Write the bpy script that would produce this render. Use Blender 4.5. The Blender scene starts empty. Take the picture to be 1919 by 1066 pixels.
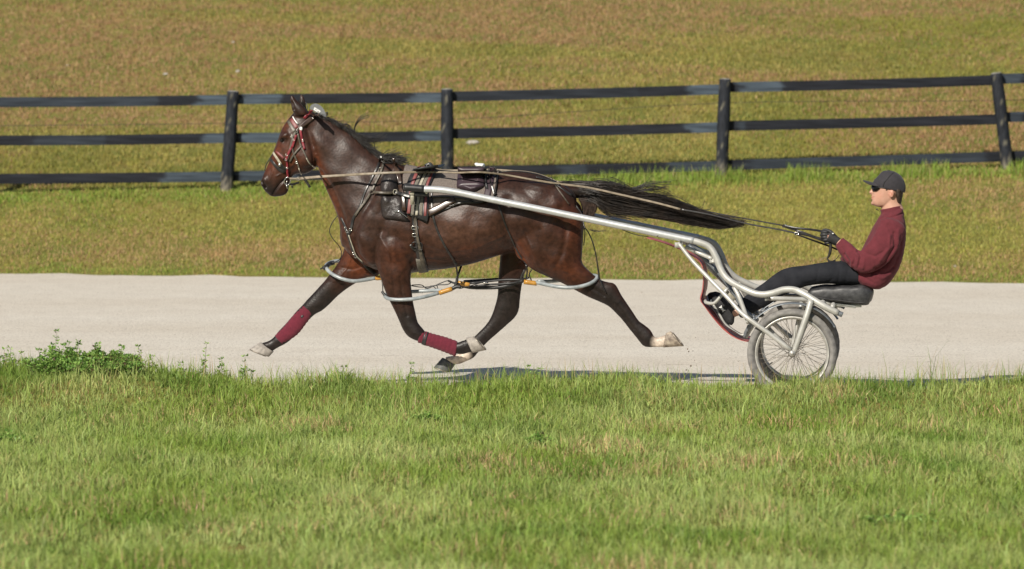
import bpy, math, random
import numpy as np
from mathutils import Vector, Matrix
from mathutils.bvhtree import BVHTree

SC = bpy.context.scene
COL = SC.collection
random.seed(7)
RNG = np.random.default_rng(7)

# ------------------------------------------------------------------ camera
F = 7840.0                      # focal length in photo pixels
CAMH = 2.2
PITCH = math.atan(326.0 / F)
camd = bpy.data.cameras.new('camera')
cam = bpy.data.objects.new('camera', camd)
COL.objects.link(cam)
cam.location = (0, 0, CAMH)
cam.rotation_euler = (math.pi / 2 - PITCH, 0, 0)
camd.sensor_width = 36.0
camd.lens = F / 1919.0 * 36.0
camd.clip_start = 0.5
camd.clip_end = 2000
camd.dof.use_dof = True
camd.dof.focus_distance = 32.6
camd.dof.aperture_fstop = 3.7
SC.camera = cam

# ------------------------------------------------------------------ light
SUNV = Vector((-0.52, -0.92, 0.74)).normalized()      # towards the sun
world = bpy.data.worlds.new('World')
SC.world = world
world.use_nodes = True
wn = world.node_tree
sky = wn.nodes.new('ShaderNodeTexSky')
sky.sky_type = 'NISHITA'
sky.sun_disc = False
sky.sun_elevation = math.asin(SUNV.z)
sky.sun_rotation = math.atan2(SUNV.x, SUNV.y)
wn.links.new(sky.outputs[0], wn.nodes['Background'].inputs[0])
wn.nodes['Background'].inputs[1].default_value = 0.06
sund = bpy.data.lights.new('sun', 'SUN')
sund.energy = 5.0
sund.angle = math.radians(0.5)
sund.color = (1.0, 0.93, 0.82)
sun = bpy.data.objects.new('sun', sund)
COL.objects.link(sun)
sun.rotation_euler = SUNV.to_track_quat('Z', 'Y').to_euler()
SC.view_settings.view_transform = 'Standard'
SC.view_settings.look = 'None'
SC.view_settings.exposure = 0.20
SC.view_settings.gamma = 1.0

# ------------------------------------------------------------------ frames
C0 = np.array([0, 0, CAMH])
A = math.radians(5.4)
BV = np.array([math.cos(A), -math.sin(A), 0.0])       # backwards along the cart
NV = np.array([math.sin(A), math.cos(A), 0.0])        # away from the camera side
ZV = np.array([0, 0, 1.0])
RGT = np.array([1.0, 0, 0])
UPV = np.array([0, math.sin(PITCH), math.cos(PITCH)])
FWD = np.array([0, math.cos(PITCH), -math.sin(PITCH)])
O = np.array([32 * 525 / F, 32.0, 0.0]) + 0.6 * NV    # ground point under the axle middle


def ray(px, py):
    return FWD + RGT * (px - 959.5) / F + UPV * (533 - py) / F


def P(px, py, v=0.0):
    d = ray(px, py)
    t = np.dot(O + v * NV - C0, NV) / np.dot(d, NV)
    return C0 + d * t


def PY(px, py, Y):
    d = ray(px, py)
    return C0 + d * (Y / d[1])


def PG(px, py, z=0.0):
    d = ray(px, py)
    return C0 + d * ((z - CAMH) / d[2])


def pix(w):
    w = np.asarray(w, float) - C0
    f = w @ FWD
    return np.stack([959.5 + F * (w @ RGT) / f, 533 - F * (w @ UPV) / f], -1)


M_PX = 1 / 245.0                # metres per photo pixel at the cart

# ------------------------------------------------------------------ objects


def origin(o):
    p = Vector((0, 0, 0))
    while o is not None:
        p += o.location
        o = o.parent
    return np.array(p)


def tag(o, label=None, cat=None, group=None, kind=None):
    if label: o['label'] = label
    if cat: o['category'] = cat
    if group: o['group'] = group
    if kind: o['kind'] = kind
    return o


def thing(name, loc, label, cat, group=None):
    o = bpy.data.objects.new(name, None)
    o.empty_display_size = 0.1
    COL.objects.link(o)
    o.location = Vector([float(c) for c in loc])
    return tag(o, label, cat, group)


def mesh_np(name, verts, faces, smooth=True):
    me = bpy.data.meshes.new(name)
    me.from_pydata([tuple(map(float, v)) for v in verts], [], [tuple(map(int, f)) for f in faces])
    me.validate()
    if smooth:
        me.polygons.foreach_set('use_smooth', [True] * len(me.polygons))
    me.update()
    return me


def mk(name, geo, mats, parent=None, smooth=True, attr=None, loc=None, fmat=None):
    """geo = (verts, faces) in world space"""
    verts, faces = geo
    verts = np.asarray(verts, float)
    org = origin(parent) if parent is not None else np.zeros(3)
    if loc is not None:
        loc = np.asarray(loc, float)
        me = mesh_np(name, verts - loc, faces, smooth)
    else:
        me = mesh_np(name, verts - org, faces, smooth)
    o = bpy.data.objects.new(name, me)
    COL.objects.link(o)
    if parent is not None: o.parent = parent
    if loc is not None: o.location = Vector(loc - org)
    if not isinstance(mats, (list, tuple)): mats = [mats]
    for m in mats: me.materials.append(m)
    if fmat is not None: me.polygons.foreach_set('material_index', fmat)
    if attr is not None:
        a = me.attributes.new('Col', 'FLOAT_COLOR', 'POINT')
        c = np.ones((len(verts), 4), np.float32)
        c[:, :3] = attr
        a.data.foreach_set('color', c.ravel())
    return o


class G:
    """collects geometry"""

    def __init__(s):
        s.v = []; s.f = []; s.n = 0

    def add(s, geo):
        v, f = geo
        v = np.asarray(v, float)
        s.v.append(v)
        s.f += [tuple(i + s.n for i in q) for q in f]
        s.n += len(v)
        return s

    def get(s):
        return np.concatenate(s.v), s.f


def orient(geo):
    v, f = geo
    v = np.asarray(v)
    c = v.mean(0)
    vol = 0
    for q in f:
        for k in range(1, len(q) - 1):
            vol += np.dot(v[q[0]] - c, np.cross(v[q[k]] - c, v[q[k + 1]] - c))
    if vol < 0: f = [tuple(reversed(q)) for q in f]
    return v, f


def cr(arr, sub):
    """catmull-rom resample of rows"""
    arr = np.asarray(arr, float)
    n = len(arr)
    if n < 3 or sub <= 1:
        if sub <= 1: return arr
        t = np.linspace(0, 1, sub * (n - 1) + 1)[:, None]
        return arr[0] * (1 - t) + arr[-1] * t if n == 2 else arr
    out = []
    for i in range(n - 1):
        p0 = arr[max(i - 1, 0)]; p1 = arr[i]; p2 = arr[i + 1]; p3 = arr[min(i + 2, n - 1)]
        if i == 0: p0 = 2 * p1 - p2
        if i == n - 2: p3 = 2 * p2 - p1
        for k in range(sub):
            t = k / sub
            out.append(0.5 * ((2 * p1) + (-p0 + p2) * t + (2 * p0 - 5 * p1 + 4 * p2 - p3) * t * t + (-p0 + 3 * p1 - 3 * p2 + p3) * t ** 3))
    out.append(arr[-1])
    return np.array(out)


def rings_geo(R, caps=True):
    m = len(R); k = len(R[0])
    v = np.concatenate(R)
    f = []
    for i in range(m - 1):
        for j in range(k):
            a = i * k + j; b = i * k + (j + 1) % k
            f.append((a, b, b + k, a + k))
    if caps:
        v = np.concatenate([v, [R[0].mean(0)], [R[-1].mean(0)]])
        for j in range(k):
            f.append((m * k, (j + 1) % k, j))
            f.append((m * k + 1, (m - 1) * k + j, (m - 1) * k + (j + 1) % k))
    return orient((v, f))


def loft(st, v=0.0, sub=5, seg=24, power=2.0, egg=0.0, dome=(0.5, 0.5)):
    """stations (x1,y1,x2,y2,halfwidth[,v]) traced as edge pairs in the side plane"""
    rows = []
    for s in st:
        vv = s[5] if len(s) > 5 else v
        rows.append(np.concatenate([P(s[0], s[1], vv), P(s[2], s[3], vv), [s[4]]]))
    rows = cr(rows, sub)
    th = np.linspace(0, 2 * math.pi, seg, endpoint=False)
    cs = np.sign(np.cos(th)) * np.abs(np.cos(th)) ** (2 / power)
    sn = np.sign(np.sin(th)) * np.abs(np.sin(th)) ** (2 / power)
    R = []
    cen = [(r[:3] + r[3:6]) / 2 for r in rows]

    def ring(r, c, k=1.0):
        a = (r[3:6] - r[:3]) / 2 * k
        return c + np.outer(cs, a) + np.outer(sn * (1 + egg * np.cos(th)), NV * r[6] * k)
    if dome[0] > 0:
        d = cen[0] - cen[1]; d /= np.linalg.norm(d) + 1e-9
        q = np.linalg.norm(rows[0][3:6] - rows[0][:3]) / 2 * dome[0]
        for k, o_ in ((0.35, 0.9), (0.75, 0.6)): R.append(ring(rows[0], cen[0] + d * q * o_, k))
    for r, c in zip(rows, cen): R.append(ring(r, c))
    if dome[1] > 0:
        d = cen[-1] - cen[-2]; d /= np.linalg.norm(d) + 1e-9
        q = np.linalg.norm(rows[-1][3:6] - rows[-1][:3]) / 2 * dome[1]
        for k, o_ in ((0.75, 0.6), (0.35, 0.9)): R.append(ring(rows[-1], cen[-1] + d * q * o_, k))
    return rings_geo(R)


def tube(pts, r, seg=10, sub=4, closed=False, caps=True, flat=None, nrm=None):
    """round (or flat) tube through 3d points; r scalar or per point"""
    pts = np.asarray(pts, float)
    rr = np.full(len(pts), r, float) if np.isscalar(r) else np.asarray(r, float)
    if closed:
        pts = np.concatenate([pts[-2:], pts, pts[:2]]); rr = np.concatenate([rr[-2:], rr, rr[:2]])
        q = cr(np.column_stack([pts, rr]), sub)[2 * sub:-2 * sub]
        if np.linalg.norm(q[0, :3] - q[-1, :3]) > 1e-6: q = np.concatenate([q, q[:1]])
        q = q[:-1] if np.linalg.norm(q[0, :3] - q[-1, :3]) < 1e-6 else q
    else:
        q = cr(np.column_stack([pts, rr]), sub)
    p = q[:, :3]; rr = q[:, 3]
    n = len(p)
    if closed:
        T = np.roll(p, -1, 0) - np.roll(p, 1, 0)
    else:
        T = np.gradient(p, axis=0)
    T /= np.linalg.norm(T, axis=1)[:, None] + 1e-12
    up = np.array([0.13, 0.05, 1.0]) if nrm is None else np.asarray(nrm, float)
    if abs(np.dot(T[0], up / np.linalg.norm(up))) > 0.95: up = NV.copy()
    N = []
    cur = up - T[0] * np.dot(up, T[0]); cur /= np.linalg.norm(cur)
    for i in range(n):
        cur = cur - T[i] * np.dot(cur, T[i]); cur /= np.linalg.norm(cur) + 1e-12
        N.append(cur)
    N = np.array(N); B = np.cross(T, N)
    th = np.linspace(0, 2 * math.pi, seg, endpoint=False)
    fa = 1.0 if flat is None else flat
    R = [p[i] + np.outer(np.cos(th) * rr[i] * fa, N[i]) + np.outer(np.sin(th) * rr[i], B[i]) for i in range(n)]
    if closed:
        k = seg
        v = np.concatenate(R); f = []
        for i in range(n):
            for j in range(k):
                i2 = (i + 1) % n
                f.append((i * k + j, i * k + (j + 1) % k, i2 * k + (j + 1) % k, i2 * k + j))
        return orient((v, f))
    return rings_geo(R, caps)


def ptube(pp, r, v=0.0, **kw):
    """tube through pixels (x,y[,v])"""
    return tube([P(q[0], q[1], q[2] if len(q) > 2 else v) for q in pp], r, **kw)


def ell(px, py, v, rx, ry, rv, ang=0.0, nu=16, nv=10):
    c = P(px, py, v); ca, sa = math.cos(math.radians(ang)), math.sin(math.radians(ang))
    ex = (BV * ca - ZV * sa) * rx * M_PX; ey = (BV * sa + ZV * ca) * ry * M_PX
    R = []
    for i in range(1, nv):
        ph = math.pi * i / nv
        th = np.linspace(0, 2 * math.pi, nu, endpoint=False)
        R.append(c + ey * math.cos(ph) + np.outer(np.cos(th) * math.sin(ph), ex) + np.outer(np.sin(th) * math.sin(ph), NV * rv))
    return rings_geo(R)


def box(c, ax, ay, az):
    """box from centre and three half-axis vectors"""
    c, ax, ay, az = map(np.asarray, (c, ax, ay, az))
    v = [c + sx * ax + sy * ay + sz * az for sx in (-1, 1) for sy in (-1, 1) for sz in (-1, 1)]
    f = [(0, 1, 3, 2), (4, 6, 7, 5), (0, 4, 5, 1), (2, 3, 7, 6), (0, 2, 6, 4), (1, 5, 7, 3)]
    return orient((np.array(v), f))


def bevel(o, w, seg=2):
    m = o.modifiers.new('bevel', 'BEVEL'); m.width = w; m.segments = seg; m.limit_method = 'ANGLE'
    return o


def remesh(geo, voxel, smooth=4, fac=0.5):
    me = mesh_np('tmp', geo[0], geo[1])
    o = bpy.data.objects.new('tmp', me); COL.objects.link(o)
    m = o.modifiers.new('r', 'REMESH'); m.mode = 'VOXEL'; m.voxel_size = voxel
    if smooth:
        s = o.modifiers.new('s', 'SMOOTH'); s.iterations = smooth; s.factor = fac
    dg = bpy.context.evaluated_depsgraph_get()
    e = o.evaluated_get(dg)
    m2 = bpy.data.meshes.new_from_object(e)
    n = len(m2.vertices)
    v = np.empty(n * 3); m2.vertices.foreach_get('co', v); v = v.reshape(-1, 3)
    nr = np.empty(n * 3); m2.vertices.foreach_get('normal', nr); nr = nr.reshape(-1, 3)
    f = [tuple(p.vertices) for p in m2.polygons]
    bpy.data.objects.remove(o); bpy.data.meshes.remove(me); bpy.data.meshes.remove(m2)
    return v, nr, f


def seg_dist(q, poly):
    """distance of 2d points q to a polyline"""
    d = np.full(len(q), 1e9)
    for a, b in zip(poly[:-1], poly[1:]):
        a = np.array(a, float); b = np.array(b, float)
        t = np.clip(((q - a) @ (b - a)) / (np.dot(b - a, b - a) + 1e-9), 0, 1)
        d = np.minimum(d, np.linalg.norm(q - (a + t[:, None] * (b - a)), axis=1))
    return d


def side_px(v):
    """side-view pixel coordinates of world points, independent of their lateral offset"""
    rel = v - O
    s = rel @ BV; z = rel[:, 2]
    w = O + np.outer(s, BV) + np.outer(z, ZV)
    return pix(w)


def lat(v):
    return (v - O) @ NV


# ------------------------------------------------------------------ materials
def mat(name, col, rough=0.6, metal=0.0, col2=None, scale=20.0, bump=0.0, bscale=None, attr=False, spec=0.5,
        sheen=0.0, coat=0.0, stretch=None, detail=4.0, sharp=None, transl=0.0):
    m = bpy.data.materials.new(name); m.use_nodes = True
    nt = m.node_tree; N = nt.nodes; L = nt.links
    b = N['Principled BSDF']
    b.inputs['Roughness'].default_value = rough
    b.inputs['Metallic'].default_value = metal
    b.inputs['Specular IOR Level'].default_value = spec
    b.inputs['Sheen Weight'].default_value = sheen
    b.inputs['Coat Weight'].default_value = coat
    tc = N.new('ShaderNodeTexCoord')
    mp = N.new('ShaderNodeMapping'); L.new(tc.outputs['Object'], mp.inputs[0])
    if stretch: mp.inputs['Scale'].default_value = stretch
    base = None
    if attr:
        at = N.new('ShaderNodeAttribute'); at.attribute_name = 'Col'; base = at.outputs['Color']
    if col2 is not None:
        nz = N.new('ShaderNodeTexNoise'); nz.inputs['Scale'].default_value = scale; nz.inputs['Detail'].default_value = detail
        L.new(mp.outputs[0], nz.inputs['Vector'])
        rp = N.new('ShaderNodeValToRGB')
        lo, hi = sharp if sharp else (0.35, 0.68)
        rp.color_ramp.elements[0].position = lo; rp.color_ramp.elements[1].position = hi
        rp.color_ramp.elements[0].color = (*col, 1); rp.color_ramp.elements[1].color = (*col2, 1)
        L.new(nz.outputs['Fac'], rp.inputs[0])
        if attr:
            mx = N.new('ShaderNodeMix'); mx.data_type = 'RGBA'; mx.blend_type = 'MULTIPLY'; mx.inputs['Factor'].default_value = 1.0
            L.new(base, mx.inputs[6]); L.new(rp.outputs[0], mx.inputs[7]); base = mx.outputs[2]
        else:
            base = rp.outputs[0]
    if base is not None: L.new(base, b.inputs['Base Color'])
    else: b.inputs['Base Color'].default_value = (*col, 1)
    if bump > 0:
        n2 = N.new('ShaderNodeTexNoise'); n2.inputs['Scale'].default_value = bscale or scale * 2; n2.inputs['Detail'].default_value = 5
        L.new(mp.outputs[0], n2.inputs['Vector'])
        bp = N.new('ShaderNodeBump'); bp.inputs['Strength'].default_value = 1.0; bp.inputs['Distance'].default_value = bump
        L.new(n2.outputs['Fac'], bp.inputs['Height']); L.new(bp.outputs[0], b.inputs['Normal'])
    if transl > 0:
        tr = N.new('ShaderNodeBsdfTranslucent'); ms = N.new('ShaderNodeMixShader'); ms.inputs[0].default_value = transl
        if base is not None: L.new(base, tr.inputs[0])
        else: tr.inputs[0].default_value = (*col, 1)
        L.new(b.outputs[0], ms.inputs[1]); L.new(tr.outputs[0], ms.inputs[2])
        L.new(ms.outputs[0], N['Material Output'].inputs[0])
    return m


M = {}
M['blade'] = mat('grass_blade', (0.1, 0.2, 0.05), rough=0.55, attr=True, transl=0.42, spec=0.3)
M['leaf'] = mat('weed_leaf', (0.05, 0.12, 0.02), rough=0.5, attr=True, transl=0.25, spec=0.35)
M['coat'] = mat('horse_coat', (0.66, 0.64, 0.62), rough=0.41, col2=(1.28, 1.26, 1.24), scale=28, bump=0.0018, bscale=60, attr=True, spec=0.27, sheen=0.03, detail=7)
M['hair'] = mat('dark_hair', (0.010, 0.008, 0.007), rough=0.42, col2=(0.022, 0.016, 0.012), scale=30, spec=0.45)
M['tailhair'] = mat('brown_black_hair', (0.012, 0.009, 0.0075), rough=0.4, col2=(0.034, 0.023, 0.016), scale=14, spec=0.5)
M['hoof'] = mat('hoof_horn', (0.20, 0.18, 0.16), rough=0.7, col2=(0.36, 0.33, 0.29), scale=35, bump=0.002)
M['hoofdark'] = mat('hoof_horn_dark', (0.04, 0.042, 0.045), rough=0.65, col2=(0.10, 0.10, 0.10), scale=35, bump=0.002)
M['hoofpale'] = mat('hoof_horn_pale', (0.13, 0.10, 0.08), rough=0.65, col2=(0.42, 0.36, 0.28), scale=26, bump=0.002)
M['wrap'] = mat('maroon_fleece', (0.098, 0.007, 0.019), rough=0.95, col2=(0.125, 0.010, 0.024), scale=40, bump=0.004, bscale=90, sheen=0.15)
M['leather'] = mat('black_leather', (0.012, 0.011, 0.011), rough=0.32, col2=(0.035, 0.032, 0.03), scale=25, bump=0.001)
M['leather_soft'] = mat('soft_black_leather', (0.018, 0.015, 0.015), spec=0.35, rough=0.40, col2=(0.040, 0.032, 0.030), scale=15, bump=0.010, bscale=22)
M['strap'] = mat('weathered_strap', (0.055, 0.047, 0.036), rough=0.45, col2=(0.12, 0.10, 0.075), scale=40, bump=0.001)
M['rein'] = mat('tan_rein_leather', (0.15, 0.12, 0.08), rough=0.5, col2=(0.25, 0.20, 0.14), scale=30, bump=0.001)
M['cream'] = mat('cream_strap', (0.27, 0.25, 0.19), rough=0.5, col2=(0.42, 0.39, 0.31), scale=50)
M['maroon'] = mat('maroon_strap', (0.14, 0.012, 0.02), rough=0.4, col2=(0.26, 0.03, 0.04), scale=40)
M['pink'] = mat('faded_red_strap', (0.15, 0.035, 0.035), rough=0.5, col2=(0.23, 0.07, 0.065), scale=40)
M['brownleather'] = mat('brown_leather', (0.035, 0.02, 0.014), rough=0.22, col2=(0.07, 0.045, 0.034), scale=30)
M['chrome'] = mat('bright_metal', (0.75, 0.74, 0.70), rough=0.18, metal=1.0, col2=(0.55, 0.54, 0.5), scale=30)
M['cloth'] = mat('grey_brown_pad', (0.10, 0.085, 0.075), rough=0.95, col2=(0.20, 0.165, 0.145), scale=170, bump=0.003, bscale=200)
M['webbing'] = mat('grey_webbing', (0.12, 0.11, 0.09), rough=0.85, col2=(0.19, 0.17, 0.14), scale=80, bump=0.002, bscale=120)
M['bag'] = mat('plum_vinyl', (0.036, 0.022, 0.029), rough=0.4, col2=(0.048, 0.031, 0.039), scale=8, bump=0.002, bscale=10)
M['bagline'] = mat('bag_stitching', (0.16, 0.13, 0.14), rough=0.6, col2=(0.22, 0.19, 0.2), scale=50)
M['white'] = mat('white_plastic', (0.72, 0.72, 0.70), rough=0.5, col2=(0.8, 0.8, 0.78), scale=20)
M['plate'] = mat('grey_number_plate', (0.12, 0.128, 0.13), rough=0.7, col2=(0.16, 0.168, 0.17), scale=40)
M['hobble'] = mat('pale_plastic_tube', (0.20, 0.225, 0.235), rough=0.3, col2=(0.32, 0.35, 0.36), scale=20)
M['amber'] = mat('amber_sleeve', (0.36, 0.17, 0.02), rough=0.3, col2=(0.48, 0.25, 0.05), scale=15)
M['rubber'] = mat('black_rubber', (0.012, 0.012, 0.013), rough=0.45, col2=(0.03, 0.03, 0.032), scale=30)
M['alu'] = mat('brushed_aluminium', (0.62, 0.63, 0.63), rough=0.33, metal=0.45, col2=(0.52, 0.53, 0.53), scale=18, bump=0.0005)
M['frame'] = mat('dusty_silver_paint', (0.38, 0.375, 0.345), rough=0.42, metal=0.22, col2=(0.49, 0.485, 0.455), scale=14, bump=0.0008)
M['tyre'] = mat('dusty_tyre', (0.13, 0.125, 0.12), rough=0.9, col2=(0.235, 0.225, 0.21), scale=22, bump=0.002, bscale=80)
M['rim'] = mat('dusty_rim', (0.42, 0.41, 0.38), rough=0.4, metal=0.5, col2=(0.6, 0.58, 0.54), scale=20)
M['spoke'] = mat('spoke_steel', (0.16, 0.14, 0.12), rough=0.45, metal=0.6, col2=(0.3, 0.27, 0.22), scale=60)
M['fender'] = mat('dark_fender', (0.11, 0.125, 0.14), rough=0.35, metal=0.3, col2=(0.20, 0.215, 0.23), scale=18)
M['seat'] = mat('black_vinyl_seat', (0.022, 0.022, 0.024), rough=0.45, col2=(0.06, 0.06, 0.062), scale=30, bump=0.003, bscale=12)
M['sheet'] = mat('red_dust_curtain', (0.33, 0.07, 0.065), rough=0.45, col2=(0.45, 0.13, 0.12), scale=12, bump=0.002)
M['skin'] = mat('skin', (0.46, 0.25, 0.18), rough=0.5, col2=(0.55, 0.32, 0.24), scale=18, attr=False, spec=0.35)
M['fleece'] = mat('burgundy_fleece', (0.092, 0.0125, 0.019), rough=0.95, col2=(0.118, 0.017, 0.025), scale=25, bump=0.0012, bscale=160, sheen=0.05)
M['trouser'] = mat('black_trousers', (0.011, 0.012, 0.016), spec=0.25, rough=0.85, col2=(0.019, 0.020, 0.025), scale=14, bump=0.004, bscale=18)
M['glove'] = mat('black_glove', (0.014, 0.014, 0.015), rough=0.6, col2=(0.03, 0.03, 0.032), scale=60, bump=0.001)
M['cap'] = mat('charcoal_cap', (0.021, 0.019, 0.023), rough=0.85, col2=(0.028, 0.025, 0.031), scale=50, bump=0.001, bscale=200, sheen=0.1)
M['lens'] = mat('dark_lens', (0.004, 0.004, 0.005), rough=0.08)
M['eye'] = mat('dark_eye', (0.006, 0.004, 0.003), rough=0.06)
M['mouth'] = mat('nostril_pink', (0.16, 0.06, 0.06), rough=0.5)
M['humanhair'] = mat('brown_hair', (0.022, 0.012, 0.008), rough=0.6, col2=(0.05, 0.03, 0.018), scale=90, bump=0.002)
M['shoe'] = mat('black_shoe', (0.010, 0.010, 0.011), rough=0.7, col2=(0.022, 0.022, 0.024), scale=80, bump=0.001)
M['stone'] = mat('pale_stone', (0.27, 0.245, 0.21), rough=0.9, col2=(0.45, 0.42, 0.37), scale=12, bump=0.01)
M['clod'] = mat('dirt_clod', (0.10, 0.08, 0.06), rough=0.95, col2=(0.2, 0.16, 0.12), scale=30)
M['post'] = mat('black_painted_post', (0.55, 0.55, 0.55), rough=0.6, col2=(1.25, 1.25, 1.25), spec=0.15, scale=9, bump=0.004, bscale=20, attr=True, stretch=(6, 6, 1))
M['rail'] = mat('black_painted_rail', (0.6, 0.6, 0.6), rough=0.5, col2=(1.2, 1.2, 1.2), spec=0.12, scale=3, bump=0.002, bscale=10, attr=True, stretch=(0.6, 5, 9))
M['wire'] = mat('dark_wire', (0.05, 0.045, 0.04), rough=0.6, metal=0.5)


def ground_mat(name, c, scales=(0.5, 6, 60), bump=0.01, rough=0.95):
    """c = four colours from low to high noise"""
    m = bpy.data.materials.new(name); m.use_nodes = True
    nt = m.node_tree; N = nt.nodes; L = nt.links
    b = N['Principled BSDF']; b.inputs['Roughness'].default_value = rough; b.inputs['Specular IOR Level'].default_value = 0.15
    tc = N.new('ShaderNodeTexCoord')
    def nz(s, st=(1, 1, 1), d=5):
        mp = N.new('ShaderNodeMapping'); mp.inputs['Scale'].default_value = st; L.new(tc.outputs['Object'], mp.inputs[0])
        n = N.new('ShaderNodeTexNoise'); n.inputs['Scale'].default_value = s; n.inputs['Detail'].default_value = d; L.new(mp.outputs[0], n.inputs[0]); return n.outputs['Fac']
    def ramp(src, stops):
        r = N.new('ShaderNodeValToRGB'); L.new(src, r.inputs[0]); cr_ = r.color_ramp
        while len(cr_.elements) < len(stops): cr_.elements.new(0.5)
        for e, (p, cc) in zip(cr_.elements, stops): e.position = p; e.color = (*cc, 1)
        return r.outputs[0]
    def mul(a, bb, f=1.0):
        x = N.new('ShaderNodeMix'); x.data_type = 'RGBA'; x.blend_type = 'MULTIPLY'; x.inputs['Factor'].default_value = f
        L.new(a, x.inputs[6]); L.new(bb, x.inputs[7]); return x.outputs[2]
    base = ramp(nz(scales[0]), [(0.3, c[0]), (0.45, c[1]), (0.55, c[2]), (0.7, c[3])])
    mid = ramp(nz(scales[1]), [(0.35, (0.82,) * 3), (0.65, (1.12,) * 3)])
    fine = nz(scales[2])
    fr = ramp(fine, [(0.33, (0.72,) * 3), (0.48, (1.0,) * 3), (0.68, (1.1,) * 3)])
    L.new(mul(mul(base, mid), fr), b.inputs['Base Color'])
    bp = N.new('ShaderNodeBump'); bp.inputs['Distance'].default_value = bump; bp.inputs['Strength'].default_value = 1
    L.new(fine, bp.inputs['Height']); L.new(bp.outputs[0], b.inputs['Normal'])
    return m


def track_mat():
    m = bpy.data.materials.new('stone_dust_track'); m.use_nodes = True
    nt = m.node_tree; N = nt.nodes; L = nt.links
    b = N['Principled BSDF']; b.inputs['Roughness'].default_value = 0.95; b.inputs['Specular IOR Level'].default_value = 0.15
    tc = N.new('ShaderNodeTexCoord')
    def nz(s, st, d=6, rg=0.6):
        mp = N.new('ShaderNodeMapping'); mp.inputs['Scale'].default_value = st; mp.inputs['Rotation'].default_value = (0, 0, A); L.new(tc.outputs['Object'], mp.inputs[0])
        n = N.new('ShaderNodeTexNoise'); n.inputs['Scale'].default_value = s; n.inputs['Detail'].default_value = d; n.inputs['Roughness'].default_value = rg; L.new(mp.outputs[0], n.inputs[0]); return n.outputs['Fac']
    def ramp(src, stops):
        r = N.new('ShaderNodeValToRGB'); L.new(src, r.inputs[0]); c = r.color_ramp
        while len(c.elements) < len(stops): c.elements.new(0.5)
        for e, (p, cc) in zip(c.elements, stops): e.position = p; e.color = (*cc, 1)
        return r.outputs[0]
    def mul(a, bb):
        x = N.new('ShaderNodeMix'); x.data_type = 'RGBA'; x.blend_type = 'MULTIPLY'; x.inputs['Factor'].default_value = 1
        L.new(a, x.inputs[6]); L.new(bb, x.inputs[7]); return x.outputs[2]
    big = ramp(nz(0.35, (0.35, 1, 1)), [(0.35, (0.59, 0.535, 0.45)), (0.65, (0.64, 0.595, 0.515))])
    mid = ramp(nz(3.0, (1, 0.5, 1)), [(0.38, (0.965, 0.96, 0.955)), (0.6, (1.02, 1.02, 1.02))])
    grain = nz(40, (1, 0.45, 1))
    gr = ramp(grain, [(0.30, (0.50, 0.47, 0.44)), (0.42, (0.95,) * 3), (0.60, (1.08,) * 3)])
    marks = ramp(nz(9, (0.28, 1.6, 1), 4, .55), [(0.30, (0.60, 0.56, 0.52)), (0.345, (0.97,) * 3), (0.62, (1.0,) * 3), (0.72, (1.06,) * 3)])
    L.new(mul(mul(mul(big, mid), gr), marks), b.inputs['Base Color'])
    bp = N.new('ShaderNodeBump'); bp.inputs['Distance'].default_value = 0.012; bp.inputs['Strength'].default_value = 0.8
    L.new(grain, bp.inputs['Height']); L.new(bp.outputs[0], b.inputs['Normal'])
    return m


# ------------------------------------------------------------------ terrain
fa = PG(0, 514.5); fb = PG(1919, 531)
FK = (fb[1] - fa[1]) / (fb[0] - fa[0])


def y_far(x): return fa[1] + FK * (np.clip(x, -30, 30) - fa[0])
def y_near(x): return 31.42 - (np.clip(x, -40, 40) - 2.14) * math.tan(A)
def z_fence(x): return 1.17 + 0.0262 * np.clip(x, -30, 30)


def H(x, y):
    x = np.asarray(x, float); y = np.asarray(y, float)
    e = y - y_near(x)
    wob = 0.02 * np.sin(x * 1.7 + 0.5) + 0.015 * np.sin(x * 3.9 + y)
    near = (0.158 + 0.075 * np.clip((-1.6 - x) / 1.5, 0, 1) + 0.022 * np.clip((x - 2.3) / 0.8, 0, 1) + wob) * np.exp(-np.clip((-e - 0.55), 0, None) ** 2 / 1.6) * np.clip(-e / 0.5, 0, 1) + 0.0
    near = np.where(e < 0, near + 0.015 * np.sin(x * 0.9 + y * 0.7) * np.clip(-e - 1, 0, 1), 0)
    t = (y - y_far(x)) / (60 - y_far(x))
    zf = z_fence(x)
    bank = zf * np.clip(t, 0, 1) * (0.86 + 0.14 * np.clip(t, 0, 1))
    hill = zf + 0.155 * np.clip(y - 60, 0, 90) + 0.05 * np.clip(y - 150, 0, 60) + 0.08 * np.sin(x * 0.35 + y * 0.2) * np.clip((y - 61) / 6, 0, 1)
    return near + np.where(t < 0, 0, np.where(y < 60, bank, hill))


def grid_mesh(xs, ys, zf):
    X, Y = np.meshgrid(xs, ys)
    Z = zf(X, Y)
    v = np.stack([X, Y, Z], -1).reshape(-1, 3)
    nx = len(xs); f = []
    for j in range(len(ys) - 1):
        for i in range(nx - 1):
            a = j * nx + i
            f.append((a, a + 1, a + nx + 1, a + nx))
    return v, f


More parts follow.
